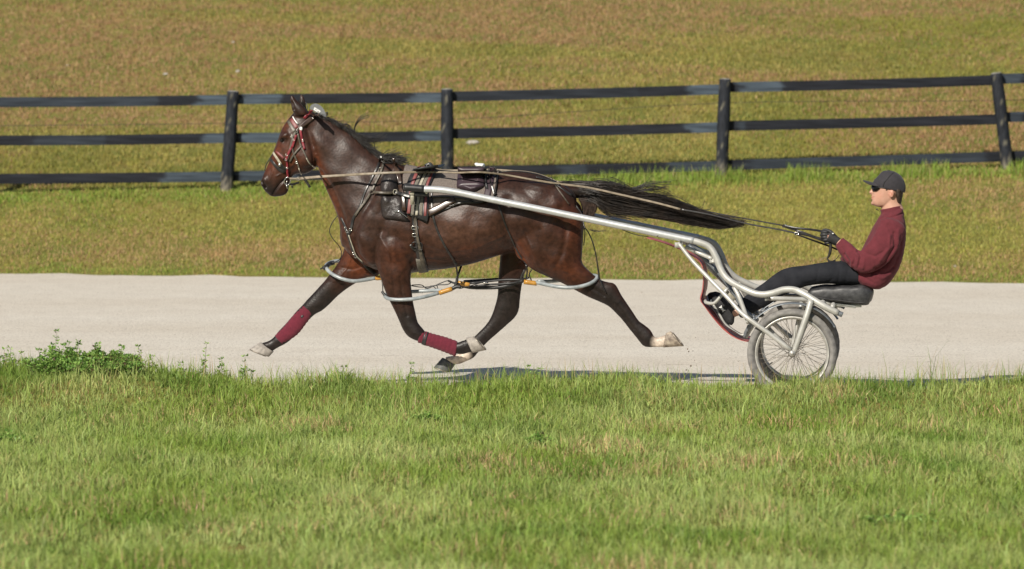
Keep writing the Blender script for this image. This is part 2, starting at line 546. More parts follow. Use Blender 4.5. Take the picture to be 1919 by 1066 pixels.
xs = np.concatenate([np.linspace(-300, -16, 12)[:-1], np.linspace(-16, 16, 97), np.linspace(16, 300, 12)[1:]])
ys = np.concatenate([np.linspace(-250, 8, 8)[:-1], np.linspace(8, 29, 50)[:-1], np.linspace(29, 33, 41)[:-1], np.linspace(33, 52, 12)[:-1], np.linspace(52, 64, 49)[:-1], np.linspace(64, 150, 44)[:-1], np.linspace(150, 700, 12)])
GM = ground_mat('turf_soil', [(0.15, 0.17, 0.036), (0.19, 0.19, 0.045), (0.23, 0.205, 0.055), (0.27, 0.20, 0.07)], scales=(0.9, 7, 70), bump=0.02)
tag(mk('ground', grid_mesh(xs, ys, H), GM), 'grassy ground that rises into a hill beyond the track', 'ground', kind='structure')

# the track: one sheet 4 mm above the ground
txs = np.linspace(-60, 60, 241)
tv = []; tf = []
rows = 24
for j in range(rows + 1):
    k = j / rows
    for x in txs:
        y0 = y_near(x) - 0.02 + 0.03 * math.sin(x * 4.3) + 0.02 * math.sin(x * 11)
        y1 = y_far(x) + 0.03 * math.sin(x * 0.8) + 0.05 * math.sin(x * 2.7) + 0.04 * math.sin(x * 6.1)
        y = y0 + (y1 - y0) * k
        tv.append((x, y, float(H(x, y)) + 0.004))
for j in range(rows):
    for i in range(len(txs) - 1):
        a = j * len(txs) + i
        tf.append((a, a + 1, a + len(txs) + 1, a + len(txs)))
tag(mk('track', (tv, tf), track_mat()), 'pale stone dust training track', 'track', kind='structure')


# ------------------------------------------------------------------ grass
def blades(name, x, y, h, w, col, lean=0.35, label=None, zoff=-0.01, curl=0.5):
    n = len(x)
    z = H(x, y) + zoff
    base = np.stack([x, y, z], -1)
    ang = RNG.uniform(0, 2 * math.pi, n)
    side = np.stack([np.cos(ang), np.sin(ang), np.zeros(n)], -1)
    la = RNG.uniform(0, 2 * math.pi, n)
    lm = np.abs(RNG.normal(0, lean, n))
    ld = np.stack([np.cos(la), np.sin(la), np.zeros(n)], -1)
    d1 = ld * (lm * 0.35)[:, None]; d1[:, 2] = 1
    d2 = ld * (lm * (1 + curl))[:, None]; d2[:, 2] = 1
    d1 /= np.linalg.norm(d1, axis=1)[:, None]; d2 /= np.linalg.norm(d2, axis=1)[:, None]
    mid = base + d1 * (h * 0.55)[:, None]
    tip = mid + d2 * (h * 0.5)[:, None]
    sw = side * (w / 2)[:, None]
    V = np.stack([base - sw, base + sw, mid + sw * 0.85, mid - sw * 0.85, tip], 1).reshape(-1, 3)
    me = bpy.data.meshes.new(name)
    me.vertices.add(n * 5); me.vertices.foreach_set('co', V.ravel())
    b = (np.arange(n) * 5)[:, None]
    loops = (b + np.array([0, 1, 2, 3, 3, 2, 4])).ravel()
    me.loops.add(n * 7); me.loops.foreach_set('vertex_index', loops.astype(np.int32))
    me.polygons.add(n * 2)
    ls = ((np.arange(n) * 7)[:, None] + np.array([0, 4])).ravel()
    me.polygons.foreach_set('loop_start', ls.astype(np.int32))
    me.update(calc_edges=True)
    me.validate()
    a = me.attributes.new('Col', 'FLOAT_COLOR', 'POINT')
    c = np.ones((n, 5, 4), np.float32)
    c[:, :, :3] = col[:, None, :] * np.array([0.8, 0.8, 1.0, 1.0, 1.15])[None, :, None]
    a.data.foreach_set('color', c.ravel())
    me.materials.append(M['blade'])
    o = bpy.data.objects.new(name, me); COL.objects.link(o)
    tag(o, label, 'grass', kind='stuff')
    return o


_gl = RNG.normal(0, 1, (14, 4))


def patch(x, y, s=1.0, seed=0):
    """smooth pseudo noise, roughly -1..1"""
    r = np.random.default_rng(100 + seed)
    o = np.zeros_like(x)
    for k in range(9):
        a = r.uniform(0, 2 * math.pi); f = s * r.uniform(0.5, 2.2)
        o += np.sin((x * math.cos(a) + y * math.sin(a) * 0.7) * f + r.uniform(0, 6.3))
    return o / 3.0


def jit(col, n, amt=0.16):
    return np.clip(col * (1 + RNG.normal(0, amt, (n, 1))) * (1 + RNG.normal(0, 0.05, (n, 3))), 0.004, 1)


GREEN = np.array([0.250, 0.350, 0.060]); PALE = np.array([0.44, 0.51, 0.175]); STRAW = np.array([0.62, 0.46, 0.24]); DEEP = np.array([0.12, 0.23, 0.025])


def fore_points(n, y0, y1, widen):
    y = RNG.uniform(y0 ** 2, y1 ** 2, n) ** 0.5
    x = RNG.uniform(-1, 1, n) * (y * 960 / F + widen)
    return x, y


# foreground sward
n = 440000
x, y = fore_points(n, 17.5, 32.3, 1.9)
ncl = 21000
cx_, cy_ = fore_points(ncl, 17.5, 32.3, 1.9)
ci = RNG.integers(0, ncl, n); inc = RNG.uniform(0, 1, n) < 0.62
cr_s = RNG.uniform(0.015, 0.055, ncl)
x = np.where(inc, cx_[ci] + RNG.normal(0, 1, n) * cr_s[ci], x); y = np.where(inc, cy_[ci] + RNG.normal(0, 1, n) * cr_s[ci], y)
ch_ = np.where(inc, RNG.uniform(0.65, 1.5, ncl)[ci], 0.85); ct_ = np.where(inc, RNG.normal(0, 1, ncl)[ci], 0); cs_ = np.where(inc, RNG.uniform(0, 1, ncl)[ci], 0.5)
e = y - y_near(x)
keep = e < -0.02 + 0.06 * patch(x, y, 6, 3)
x, y, e = x[keep], y[keep], e[keep]; n = len(x); ch_, ct_, cs_ = ch_[keep], ct_[keep], cs_[keep]
p1 = patch(x, y, 1.6, 1); p2 = patch(x, y, 4.0, 2)
strawp = np.clip(0.21 + 0.09 * p1 + 0.15 * p2, 0.05, 0.6)
u = 0.5 * RNG.uniform(0, 1, n) + 0.5 * cs_
gm = np.clip(0.5 + 0.35 * patch(x, y, 2.5, 5) + RNG.normal(0, 0.2, n) + 0.28 * ct_, 0, 1)[:, None]
col = GREEN * (1 - gm) + PALE * gm
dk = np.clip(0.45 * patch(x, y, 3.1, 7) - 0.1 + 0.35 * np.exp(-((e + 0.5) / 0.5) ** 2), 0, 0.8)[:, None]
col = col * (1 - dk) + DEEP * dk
st = (u < strawp)[:, None]
col = np.where(st, STRAW, col)
h = RNG.uniform(0.035, 0.110, n) * (1 + 0.3 * p2) * ch_
h *= np.where(st[:, 0], 0.7, 1.0)
edge = np.exp(-((e + 0.35) / 0.5) ** 2)
h *= (1 + edge * (0.45 + 0.30 * patch(x, y * 0, 2.0, 9)))
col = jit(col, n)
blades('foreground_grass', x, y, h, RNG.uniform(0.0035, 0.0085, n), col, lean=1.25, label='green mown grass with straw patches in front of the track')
# a few long blades along the near edge of the track
n = 2600
x = RNG.uniform(-4.6, 4.6, n); y = y_near(x) + RNG.uniform(-0.8, -0.1, n)
h = RNG.uniform(0.14, 0.25, n)
h *= np.where((x > 2.6) & (RNG.uniform(0, 1, n) < 0.12), 1.45, 0.9)
h *= np.where(np.abs(x - 3.15) < 0.12, 1.25, 1.0)
col = jit(np.where((RNG.uniform(0, 1, n) < 0.3)[:, None], STRAW * 0.9, GREEN), n)
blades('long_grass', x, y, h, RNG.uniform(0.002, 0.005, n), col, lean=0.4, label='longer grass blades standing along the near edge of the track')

# far bank and hill
BG_G = np.array([0.33, 0.34, 0.060]); BG_Y = np.array([0.48, 0.42, 0.115]); BG_T = np.array([0.48, 0.33, 0.145]); BG_D = np.array([0.18, 0.22, 0.035])


def far_grass(name, n, y0, y1, label, green=0.0, hmin=0.03, hmax=0.075, wmul=1.0, tint=(1, 1, 1)):
    y = RNG.uniform(y0, y1, n); x = RNG.uniform(-1, 1, n) * (y * 960 / F + 2.6)
    ncl = n // 14; ci = RNG.integers(0, ncl, n); inc = RNG.uniform(0, 1, n) < 0.6
    cy = RNG.uniform(y0, y1, ncl); cx = RNG.uniform(-1, 1, ncl) * (cy * 960 / F + 2.6); cs = RNG.uniform(0.03, 0.10, ncl)
    x = np.where(inc, cx[ci] + RNG.normal(0, 1, n) * cs[ci], x); y = np.where(inc, cy[ci] + RNG.normal(0, 1, n) * cs[ci], y)
    ct = np.where(inc, RNG.normal(0, 1, ncl)[ci], 0); cu = np.where(inc, RNG.uniform(0, 1, ncl)[ci], 0.5)
    k = y > y_far(x) - 0.02 + 0.05 * patch(x, y, 5, 4)
    x, y, ct, cu = x[k], y[k], ct[k], cu[k]; n = len(x)
    e = y - y_far(x)
    a = np.clip(0.5 + 0.32 * patch(x, y, 0.9, 11) + 0.3 * patch(x, y, 0.25, 17) + RNG.normal(0, 0.15, n) + 0.25 * ct, 0, 1)
    b = np.clip(0.5 + 0.42 * patch(x, y * 2.2, 1.3, 12) + RNG.normal(0, 0.25, n), 0, 1)
    tan = np.clip(0.32 + 0.35 * patch(x, y * 1.3, 1.1, 13) + 0.3 * patch(x, y, 0.3, 18) + 0.50 * np.clip((y - 64) / 12, 0, 1) - green, 0.03, 0.95)
    c = BG_G * (1 - a)[:, None] + BG_Y * a[:, None]
    c = c * (1 - 0.45 * (b < 0.3))[:, None] + BG_D * (0.45 * (b < 0.3))[:, None]
    ff = np.exp(-((y - 59.75) / 0.45) ** 2) + 0.7 * np.exp(-((e - 0.1) / 0.35) ** 2)
    is_t = (0.5 * RNG.uniform(0, 1, n) + 0.5 * cu) < tan * 0.9 + 0.05 * (1 - np.clip(ff, 0, 1))
    c = np.where(is_t[:, None], BG_T, c)
    g2 = (RNG.uniform(0, 1, n) < 0.75 * np.clip(ff, 0, 1))
    c = np.where(g2[:, None], np.array([0.27, 0.36, 0.06]), c)
    h = RNG.uniform(hmin, hmax, n) * (1 + np.exp(-((y - 59.8) / 0.4) ** 2) * 1.1 * np.clip(0.4 + 0.5 * patch(x, y * 0, 2.1, 16) + 0.05 * x, 0, 2))
    blades(name, x, y, h, RNG.uniform(0.008, 0.016, n) * wmul, jit(c * np.array(tint), n, 0.14), lean=0.7, label=label)


far_grass('bank_grass', 145000, 53, 60.4, 'dry mown grass on the bank between track and fence', green=0.06, tint=(1.02, 1.02, 1.15))
far_grass('hill_grass', 225000, 60.4, 84, 'tan and green grass on the hill behind the fence', hmin=0.04, hmax=0.09, wmul=1.35, tint=(0.88, 0.83, 0.95))

n = 9000
x = RNG.uniform(-8, 9, n); y = 59.85 + RNG.normal(0, 0.18, n)
cl_ = 0.35 + 0.65 * (patch(x, x * 0, 3.0, 21) > -0.2)
h = RNG.uniform(0.06, 0.20, n) * (0.45 + 0.75 * np.clip((x - 0.2) / 1.5, 0, 1)) * cl_
col = jit(np.where((RNG.uniform(0, 1, n) < 0.2)[:, None], np.array([0.42, 0.40, 0.16]), np.array([0.27, 0.38, 0.065])), n, 0.2)
blades('fence_grass', x, y, h, RNG.uniform(0.006, 0.013, n), col, lean=0.5, label='longer bright green grass growing along the foot of the fence')

# gravel crumbs on the track
def crumbs(n, seed):
    r = np.random.default_rng(seed)
    y = r.uniform(31.5, 54, n); x = r.uniform(-1, 1, n) * (y * 960 / F + 1)
    k = (y > y_near(x) + 0.1) & (y < y_far(x) - 0.1)
    x, y = x[k], y[k]; n = len(x)
    s = r.uniform(0.002, 0.007, n) * np.where(r.uniform(0, 1, n) < 0.02, 2.2, 1)
    base = np.stack([x, y, np.full(n, 0.004)], -1)
    off = r.normal(0, 1, (n, 5, 3)); off /= np.linalg.norm(off, axis=2)[:, :, None]; off[:, :, 2] = np.abs(off[:, :, 2]) * 0.8; off[:, :4, 2] *= 0.3
    V = base[:, None, :] + off * s[:, None, None] * np.array([1.3, 1, 1])
    b = np.arange(n) * 5
    f = []
    for q in ((0, 1, 4), (1, 2, 4), (2, 3, 4), (3, 0, 4)):
        f += list(zip(b + q[0], b + q[1], b + q[2]))
    return V.reshape(-1, 3), f
gcol = mat('loose_grit', (0.18, 0.14, 0.10), rough=0.95, col2=(0.5, 0.44, 0.36), scale=7)
tag(mk('loose_gravel', crumbs(9000, 5), gcol, smooth=False), 'small dark grit scattered over the pale track', 'gravel', kind='stuff')

# ------------------------------------------------------------------ fence
FY = 60.0
fence = thing('wooden_fence', (PY(838, 345, FY)[0], FY, float(H(PY(838, 345, FY)[0], FY))), 'black painted three rail wooden fence with leaning posts on the grassy bank', 'fence')
posts = [((437, 172), (424, 358)), ((838, 168), (839, 350)), ((1359, 149), (1352, 334)), ((1867, 138), (1889, 320))]
lean_out = [((-30, 172), (-28, 368)), ((-470, 178), (-470, 380)), ((2390, 118), (2392, 306)), ((2900, 100), (2896, 296))]
for (tx, ty), (bx, by) in posts + lean_out:
    t = PY(tx, ty, FY); b = PY(bx, by, FY)
    b = b + (b - t) / np.linalg.norm(b - t) * 0.12
    n_ = 26; seg = 18; R = []
    ax = (t - b) / np.linalg.norm(t - b)
    e1 = np.cross(ax, [0, 1, 0]); e1 /= np.linalg.norm(e1); e2 = np.cross(ax, e1)
    rs = np.random.RandomState(int(abs(tx)))
    wob = rs.normal(0, 0.002, (seg,))
    L_ = np.linalg.norm(t - b)
    for i in range(n_ + 3):
        k = min(i / n_, 1.0); r = 0.094 - 0.006 * k + 0.003 * math.sin(k * 9 + tx)
        extra = 0
        if i == n_ + 1: r *= 0.86; extra = 0.012
        if i == n_ + 2: r *= 0.5; extra = 0.018
        th = np.linspace(0, 2 * math.pi, seg, endpoint=False)
        R.append(b + ax * (L_ * k + extra) + np.outer(np.cos(th) * (r + wob), e1) + np.outer(np.sin(th) * (r + wob), e2))
    g = rings_geo(R)
    v = g[0]
    k = ((v - b) @ ax) / L_
    c = np.tile(np.array([0.022, 0.025, 0.032]), (len(v), 1))
    # bare worn wood near the foot, grey end grain on top
    wr = np.clip((0.22 - k + rs.normal(0, 0.05, len(v))) / 0.10, 0, 1)[:, None]
    c = c * (1 - wr * 0.85) + np.array([0.20, 0.18, 0.14]) * wr * 0.85
    ch = (rs.uniform(0, 1, len(v)) < 0.06)[:, None]
    c = np.where(ch, c * 0.3 + np.array([0.17, 0.16, 0.12]) * 0.7, c)
    tp = np.clip((k - 1.0) / 0.004, 0, 1)[:, None]
    c = c * (1 - tp) + np.array([0.30, 0.29, 0.27]) * tp
    mk('post', g, M['post'], fence, attr=c)

# rails: (x0,y0,x1,y1, light intervals)
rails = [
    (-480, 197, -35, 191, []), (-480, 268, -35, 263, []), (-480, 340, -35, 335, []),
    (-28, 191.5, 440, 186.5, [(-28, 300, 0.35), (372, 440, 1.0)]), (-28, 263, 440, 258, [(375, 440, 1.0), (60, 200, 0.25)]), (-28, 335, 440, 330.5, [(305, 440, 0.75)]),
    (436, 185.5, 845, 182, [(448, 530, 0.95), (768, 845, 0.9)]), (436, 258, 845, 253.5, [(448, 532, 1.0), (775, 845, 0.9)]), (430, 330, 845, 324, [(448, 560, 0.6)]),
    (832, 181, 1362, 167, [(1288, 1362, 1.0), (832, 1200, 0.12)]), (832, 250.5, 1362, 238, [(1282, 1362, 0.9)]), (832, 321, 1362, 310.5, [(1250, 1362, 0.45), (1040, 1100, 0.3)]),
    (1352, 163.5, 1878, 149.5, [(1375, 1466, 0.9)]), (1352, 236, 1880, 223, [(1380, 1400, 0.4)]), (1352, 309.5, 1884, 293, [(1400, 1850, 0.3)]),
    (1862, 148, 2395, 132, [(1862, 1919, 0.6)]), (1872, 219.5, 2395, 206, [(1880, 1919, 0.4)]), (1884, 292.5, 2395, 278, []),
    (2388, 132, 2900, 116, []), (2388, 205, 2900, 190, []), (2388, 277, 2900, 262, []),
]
RY = FY + 0.10
for x0, y0, x1, y1, lts in rails:
    nseg = 90; v = []; c = []; f = []
    rs = np.random.RandomState(int(abs(x0 + y0)))
    sag = rs.uniform(0.0, 0.012)
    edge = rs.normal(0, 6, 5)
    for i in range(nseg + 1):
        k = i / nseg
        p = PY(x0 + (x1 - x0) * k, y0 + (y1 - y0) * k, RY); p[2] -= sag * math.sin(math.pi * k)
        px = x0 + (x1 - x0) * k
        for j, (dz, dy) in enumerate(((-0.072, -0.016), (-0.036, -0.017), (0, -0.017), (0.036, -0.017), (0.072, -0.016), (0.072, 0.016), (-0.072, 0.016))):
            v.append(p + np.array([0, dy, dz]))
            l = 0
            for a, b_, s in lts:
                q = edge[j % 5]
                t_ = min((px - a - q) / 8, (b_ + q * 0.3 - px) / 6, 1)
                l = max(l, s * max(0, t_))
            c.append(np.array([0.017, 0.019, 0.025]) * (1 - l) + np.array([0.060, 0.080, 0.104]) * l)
        if i < nseg:
            for j in range(7):
                a = i * 7 + j; b2 = i * 7 + (j + 1) % 7
                f.append((a, b2, b2 + 7, a + 7))
    f.append(tuple(range(7))); f.append(tuple(nseg * 7 + j for j in reversed(range(7))))
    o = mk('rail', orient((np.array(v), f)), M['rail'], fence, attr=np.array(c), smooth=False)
wy = [(-470, 243), (-28, 236), (430, 231), (838, 224), (1352, 193), (1868, 188), (2390, 172), (2900, 160)]
mk('wire', tube([PY(a, b_, FY + 0.06) for a, b_ in wy], 0.004, seg=5, sub=6), M['wire'], fence)

# ------------------------------------------------------------------ horse
HV = 0.125          # lateral offset of the legs
parts = G()
neck = [(585, 212, 586, 285, .062), (600, 216, 596, 312, .07), (620, 226, 604, 338, .078), (642, 240, 615, 363, .088), (665, 256, 626, 388, .102), (690, 279, 635, 414, .125), (715, 297, 640, 445, .155), (742, 305, 652, 474, .19), (770, 312, 690, 500, .20)]
parts.add(loft(neck, 0, egg=0.12, seg=32))
trunk = [(668, 372, 652, 468, .15), (695, 330, 676, 492, .195), (730, 308, 712, 507, .215), (765, 312, 752, 513, .23), (800, 318, 796, 508, .255), (840, 324, 840, 503, .285), (880, 327, 882, 495, .30), (920, 325, 925, 482, .30), (960, 321, 962, 470, .285), (1000, 325, 1002, 470, .275), (1032, 336, 1030, 480, .255), (1058, 350, 1052, 478, .215), (1076, 372, 1068, 460, .14)]
parts.add(loft(trunk, 0, egg=0.10, seg=40))
# hind legs
nh = [(965, 350, 1070, 372, .12), (956, 395, 1086, 398, .135), (957, 440, 1093, 436, .14), (970, 474, 1092, 468, .13), (995, 503, 1091, 490, .11), (1027, 519, 1099, 502, .085), (1052, 530, 1111, 513, .066), (1080, 545, 1124, 523, .052), (1103, 557, 1138, 528, .045), (1124, 566, 1153, 532, .042), (1140, 574, 1164, 551, .037), (1153, 586, 1174, 566, .032), (1166, 600, 1185, 582, .028), (1181, 619, 1197, 600, .027), (1194, 635, 1209, 609, .03), (1205, 648, 1220, 619, .034), (1216, 651, 1226, 630, .031), (1228, 650.5, 1232, 632, .027), (1240, 650.5, 1242, 629, .033), (1246, 650, 1249, 626, .036)]
parts.add(loft(nh, -HV, dome=(0.4, 0.1)))
fh = [(960, 380, 1070, 372, .12), (945, 430, 1080, 430, .13), (938, 462, 1050, 462, .12), (937, 485, 1010, 484, .095), (935, 505, 988, 503, .075), (933, 532, 979, 531, .058), (932, 554, 975, 559, .047), (926, 577, 973, 579, .043), (918, 597, 966, 594, .036), (907, 612, 948, 611, .030), (893, 626, 931, 626, .027), (880, 639, 914, 641, .026), (868, 652, 900, 656, .029), (860, 662, 888, 670, .033), (857, 664, 874, 677, .029), (850, 666, 862, 682, .028), (838, 668, 854, 683, .034), (833, 670, 852, 683, .037)]
parts.add(loft(fh, HV, dome=(0.4, 0.1)))
# fore legs
nf = [(690, 400, 765, 410, .07), (692, 440, 778, 445, .085), (700, 480, 777, 485, .085), (708, 506, 771, 512, .075), (714, 524, 770, 528, .064), (721, 544, 772, 546, .056), (730, 564, 775, 568, .050), (740, 584, 779, 586, .045), (748, 602, 783, 603, .042), (754, 616, 788, 610, .044), (763, 629, 793, 616, .044), (776, 637, 797, 621, .038), (792, 642, 802, 625, .030), (815, 650, 822, 633, .026), (838, 658, 844, 641, .026), (855, 663, 859, 641, .031), (866, 664, 866, 638, .033), (875, 662, 871, 637, .030), (882, 660, 873, 635, .034), (885, 660, 875, 634, .036)]
parts.add(loft(nf, -HV, dome=(0.4, 0.1)))
ff = [(670, 410, 745, 430, .07), (650, 445, 735, 480, .08), (642, 475, 712, 514, .07), (630, 497, 685, 521, .06), (612, 521, 655, 538, .050), (599, 536, 634, 554, .045), (586, 550, 619, 569, .041), (574, 563, 604, 582, .042), (566, 572, 591, 589, .038), (554, 584, 576, 603, .029), (537, 604, 560, 622, .026), (522, 620, 544, 638, .028), (514, 630, 532, 646, .032), (506, 637, 522, 651, .028), (496, 641, 514, 656, .034), (490, 642, 512, 658, .037)]
parts.add(loft(ff, HV, dome=(0.4, 0.1)))
# head
hd = [(588, 211, 592, 296, .058), (570, 206, 594, 306, .070), (551, 212, 590, 315, .082), (537.5, 226, 580, 323, .090), (527.5, 243, 569, 326, .092), (520, 263, 558, 326, .082), (513, 283, 550, 329, .068), (504.5, 302, 545, 336, .058), (496.5, 320, 542, 345, .052), (489.5, 336, 541, 355, .052), (490, 347, 537, 363, .048), (495, 356, 529, 367, .040), (502, 363, 520, 368, .026)]
parts.add(loft(hd, 0, power=2.25, dome=(0.3, 0.3)))
for sgn in (-1, 1):
    q = sgn
    E = lambda x, y, v, rx, ry, rv, a=0: parts.add(ell(x, y, q * v, rx, ry, rv, a))
    E(568, 288, .055, 25, 28, .045, -20)      # cheek
    E(533, 256, .072, 12, 7, .026, -40)       # brow above the eye
    E(524, 292, .045, 6, 26, .022, 30)        # facial crest
    E(496, 341, .036, 8, 11, .022, 20)        # nostril
    E(692, 452, .105, 32, 48, .10, -15)       # point of shoulder
    E(742, 462, .14, 34, 42, .095, 0)         # triceps
    E(715, 380, .13, 24, 60, .085, 20)        # shoulder blade
    E(1025, 388, .11, 60, 46, .15, -20)       # croup
    E(1068, 440, .10, 26, 55, .10, 10)        # buttock
    E(990, 462, .135, 26, 30, .070, 25)       # stifle
    E(742, 535, .120, 17, 34, .048, 8) if q < 0 else None
# ears
for v_, st in ((-.05, [(552, 216, 578, 214, .030), (547, 206, 573, 203, .032), (545.5, 197, 565, 195, .028), (544, 188, 556, 187, .019), (543.5, 179, 550, 179, .012)]),
               (.05, [(556, 216, 580, 212, .028), (558, 204, 574, 202, .026), (560, 193, 574, 193, .021), (561, 184, 571, 184, .015), (562, 177, 568, 178, .010)])):
    parts.add(loft(st, v_, dome=(0.2, 0.2), seg=14))
# tail dock
parts.add(loft([(1040, 342, 1056, 372, .05), (1062, 346, 1072, 372, .045), (1085, 350, 1090, 370, .035), (1110, 354, 1112, 370, .028), (1135, 360, 1136, 370, .018)], 0))
bv, bn, bf = remesh(parts.get(), 0.0072, smooth=14)

# sculpting strokes in side view: (polyline, width px, depth m (+ in), sides)
strokes = [
    ([(512, 364), (519, 353), (527, 343), (534, 337)], 2.2, .011, .02), ([(493, 340), (497, 346), (499, 352)], 3.2, .018, .02),
    ([(531, 262), (534, 263)], 4.5, .012, .04), ([(592, 305), (590, 285), (584, 262), (578, 240)], 5, .012, .03),
    ([(603, 322), (622, 352), (640, 390), (650, 425)], 6, .013, .03), ([(738, 322), (708, 360), (684, 400), (668, 436), (676, 478), (700, 508)], 6, .012, .05),
    ([(752, 345), (738, 390), (722, 430)], 7, .007, .06), ([(783, 410), (784, 450), (779, 490)], 7, .014, .08),
    ([(722, 430), (708, 470), (712, 500)], 6, .009, .08), ([(958, 372), (952, 420), (962, 458), (985, 492)], 9, .014, .08),
    ([(1055, 390), (1066, 430), (1060, 470), (1045, 500)], 5, .007, .06), ([(1018, 430), (1022, 470), (1035, 505)], 7, .006, .06),
    ([(740, 520), (744, 560), (752, 590)], 3, .005, .03), ([(755, 518), (760, 560), (768, 590)], 2.5, .004, .03),
    ([(620, 500), (660, 505), (690, 495)], 3, .005, .05), ([(800, 484), (840, 487), (880, 480)], 2.5, .004, .08),
    ([(1110, 535), (1135, 552)], 4, .006, .02), ([(1160, 570), (1190, 615)], 2.0, .004, .01), ([(545, 325), (556, 312), (560, 300)], 4, .005, .02),
    ([(553, 206), (549, 192)], 2.2, .014, .02), ([(612, 250), (660, 300), (700, 330)], 12, .006, .04),
]
veins = [([(560, 300), (548, 312), (536, 322), (520, 330)], 1.6, .004), ([(715, 440), (735, 470), (738, 510), (742, 550)], 1.8, .0035), ([(980, 420), (1000, 460), (1012, 500), (1040, 520)], 2.0, .003),
         ([(660, 470), (650, 500), (630, 525)], 1.8, .004), ([(800, 455), (850, 470), (900, 462), (950, 440)], 2.5, .003), ([(1060, 505), (1090, 520), (1120, 540)], 2.0, .003), ([(510, 300), (514, 320), (508, 335)], 1.5, .003),
         ([(780, 622), (840, 640)], 1.5, .002), ([(520, 285), (540, 300)], 3, .006), ([(945, 540), (955, 575)], 2, .004)]
sp = side_px(bv); la_ = lat(bv); nl = np.abs(bn @ NV)
for poly, w, d, minv in strokes:
    g = np.exp(-(seg_dist(sp, poly) / w) ** 2) * np.clip((nl - 0.15) / 0.4, 0, 1) * (np.abs(la_) > minv * 0.5)
    bv = bv - bn * (g * d * 1.25)[:, None]
for poly, w, d in veins:
    g = np.exp(-(seg_dist(sp, poly) / w) ** 2) * np.clip((nl - 0.3) / 0.3, 0, 1)
    bv = bv + bn * (g * d)[:, None]
# ribs and loose muscle relief
q = sp
rib = 0.0016 * np.sin((q[:, 0] + (q[:, 1] - 400) * 0.25) / 4.2) * np.exp(-((q[:, 0] - 880) / 65) ** 2) * np.exp(-((q[:, 1] - 440) / 35) ** 2)
mus = 0.0030 * (np.sin(q[:, 0] * .11 + q[:, 1] * .06 + 1) + np.sin(q[:, 0] * .05 - q[:, 1] * .13)) * (q[:, 1] < 530)
bv = bv + bn * ((rib + mus) * np.clip(nl, 0, 1))[:, None]

# coat colours in the side plane: dark bay, black points, reddish tan soft patches, grey sheen painted in
sp = side_px(bv)
BAY = np.array([0.034, 0.0140, 0.0086]); DARK = np.array([0.016, 0.010, 0.008]); RED = np.array([0.110, 0.030, 0.0110]); BLK = np.array([0.013, 0.010, 0.009]); SHEEN_GREY = np.array([0.048, 0.031, 0.026]); WHT = np.array([0.58, 0.50, 0.42])
cc = np.tile(BAY, (len(bv), 1))


def blob(cx, cy, rx, ry, colr, amt=1.0, ang=0):
    global cc
    a = math.radians(ang); dx = sp[:, 0] - cx; dy = sp[:, 1] - cy
    u_ = (dx * math.cos(a) + dy * math.sin(a)) / rx; w_ = (-dx * math.sin(a) + dy * math.cos(a)) / ry
    g = (np.exp(-(u_ * u_ + w_ * w_)) * amt)[:, None]
    cc = cc * (1 - g) + colr * g


blob(640, 300, 55, 75, SHEEN_GREY, .55, -35); blob(690, 360, 50, 55, SHEEN_GREY, .45); blob(720, 440, 30, 60, SHEEN_GREY, .25)  # grey blobs put the sheen of neck and shoulder into the colour
blob(602, 318, 9, 45, RED, .75, -15); blob(630, 385, 12, 40, RED, .55, -20)
blob(545, 290, 28, 26, RED, .55, -30); blob(520, 285, 8, 25, RED, .8, 25); blob(508, 315, 14, 14, RED, .6); blob(535, 235, 12, 10, RED, .6)
blob(870, 430, 70, 35, np.array([0.085, 0.042, 0.028]), .7); blob(900, 470, 70, 14, RED, .45, -12); blob(965, 380, 40, 30, SHEEN_GREY, .45); blob(1000, 340, 45, 14, DARK, .6)
blob(985, 480, 14, 32, RED, .75, -25); blob(1080, 430, 18, 50, RED, .5); blob(1070, 505, 40, 20, RED, .45, 20); blob(1040, 400, 30, 30, RED, .2)
blob(668, 498, 34, 22, RED, .95, 35); blob(650, 455, 10, 22, RED, .3); blob(745, 480, 25, 30, RED, .35)
blob(505, 355, 22, 14, BLK, .95, 20); blob(492, 342, 8, 10, BLK, .5); blob(532, 262, 9, 6, BLK, .9)
blob(560, 200, 18, 14, BLK, .6); blob(1090, 360, 30, 12, BLK, 1)
# black lower legs
for poly, w in (([(600, 560), (575, 585), (500, 650)], 30), ([(765, 610), (800, 635), (880, 650)], 34), ([(1128, 548), (1160, 580), (1215, 640)], 26), ([(952, 560), (945, 600), (885, 655)], 42)):
    g = np.clip(1.5 - seg_dist(sp, poly) / w, 0, 1)[:, None] * 0.92
    cc = cc * (1 - g) + BLK * g
lv = lat(bv)
wm = lambda poly, w, s: (np.clip(1.6 - seg_dist(sp, poly) / w, 0, 1) * (lv * s > 0))[:, None]
g = wm([(1238, 640), (1256, 640)], 12, -1); cc = cc * (1 - g) + WHT * g
g = wm([(845, 674), (868, 668)], 10, 1); cc = cc * (1 - g) + WHT * g

horse = thing('horse', P(860, 712, 0) * np.array([1, 1, 0]), 'dark bay trotting horse with maroon leg wraps pulling the cart', 'horse')
body = mk('body', (bv, bf), M['coat'], horse, attr=cc)
BVH = BVHTree.FromPolygons([Vector(v) for v in bv], bf)

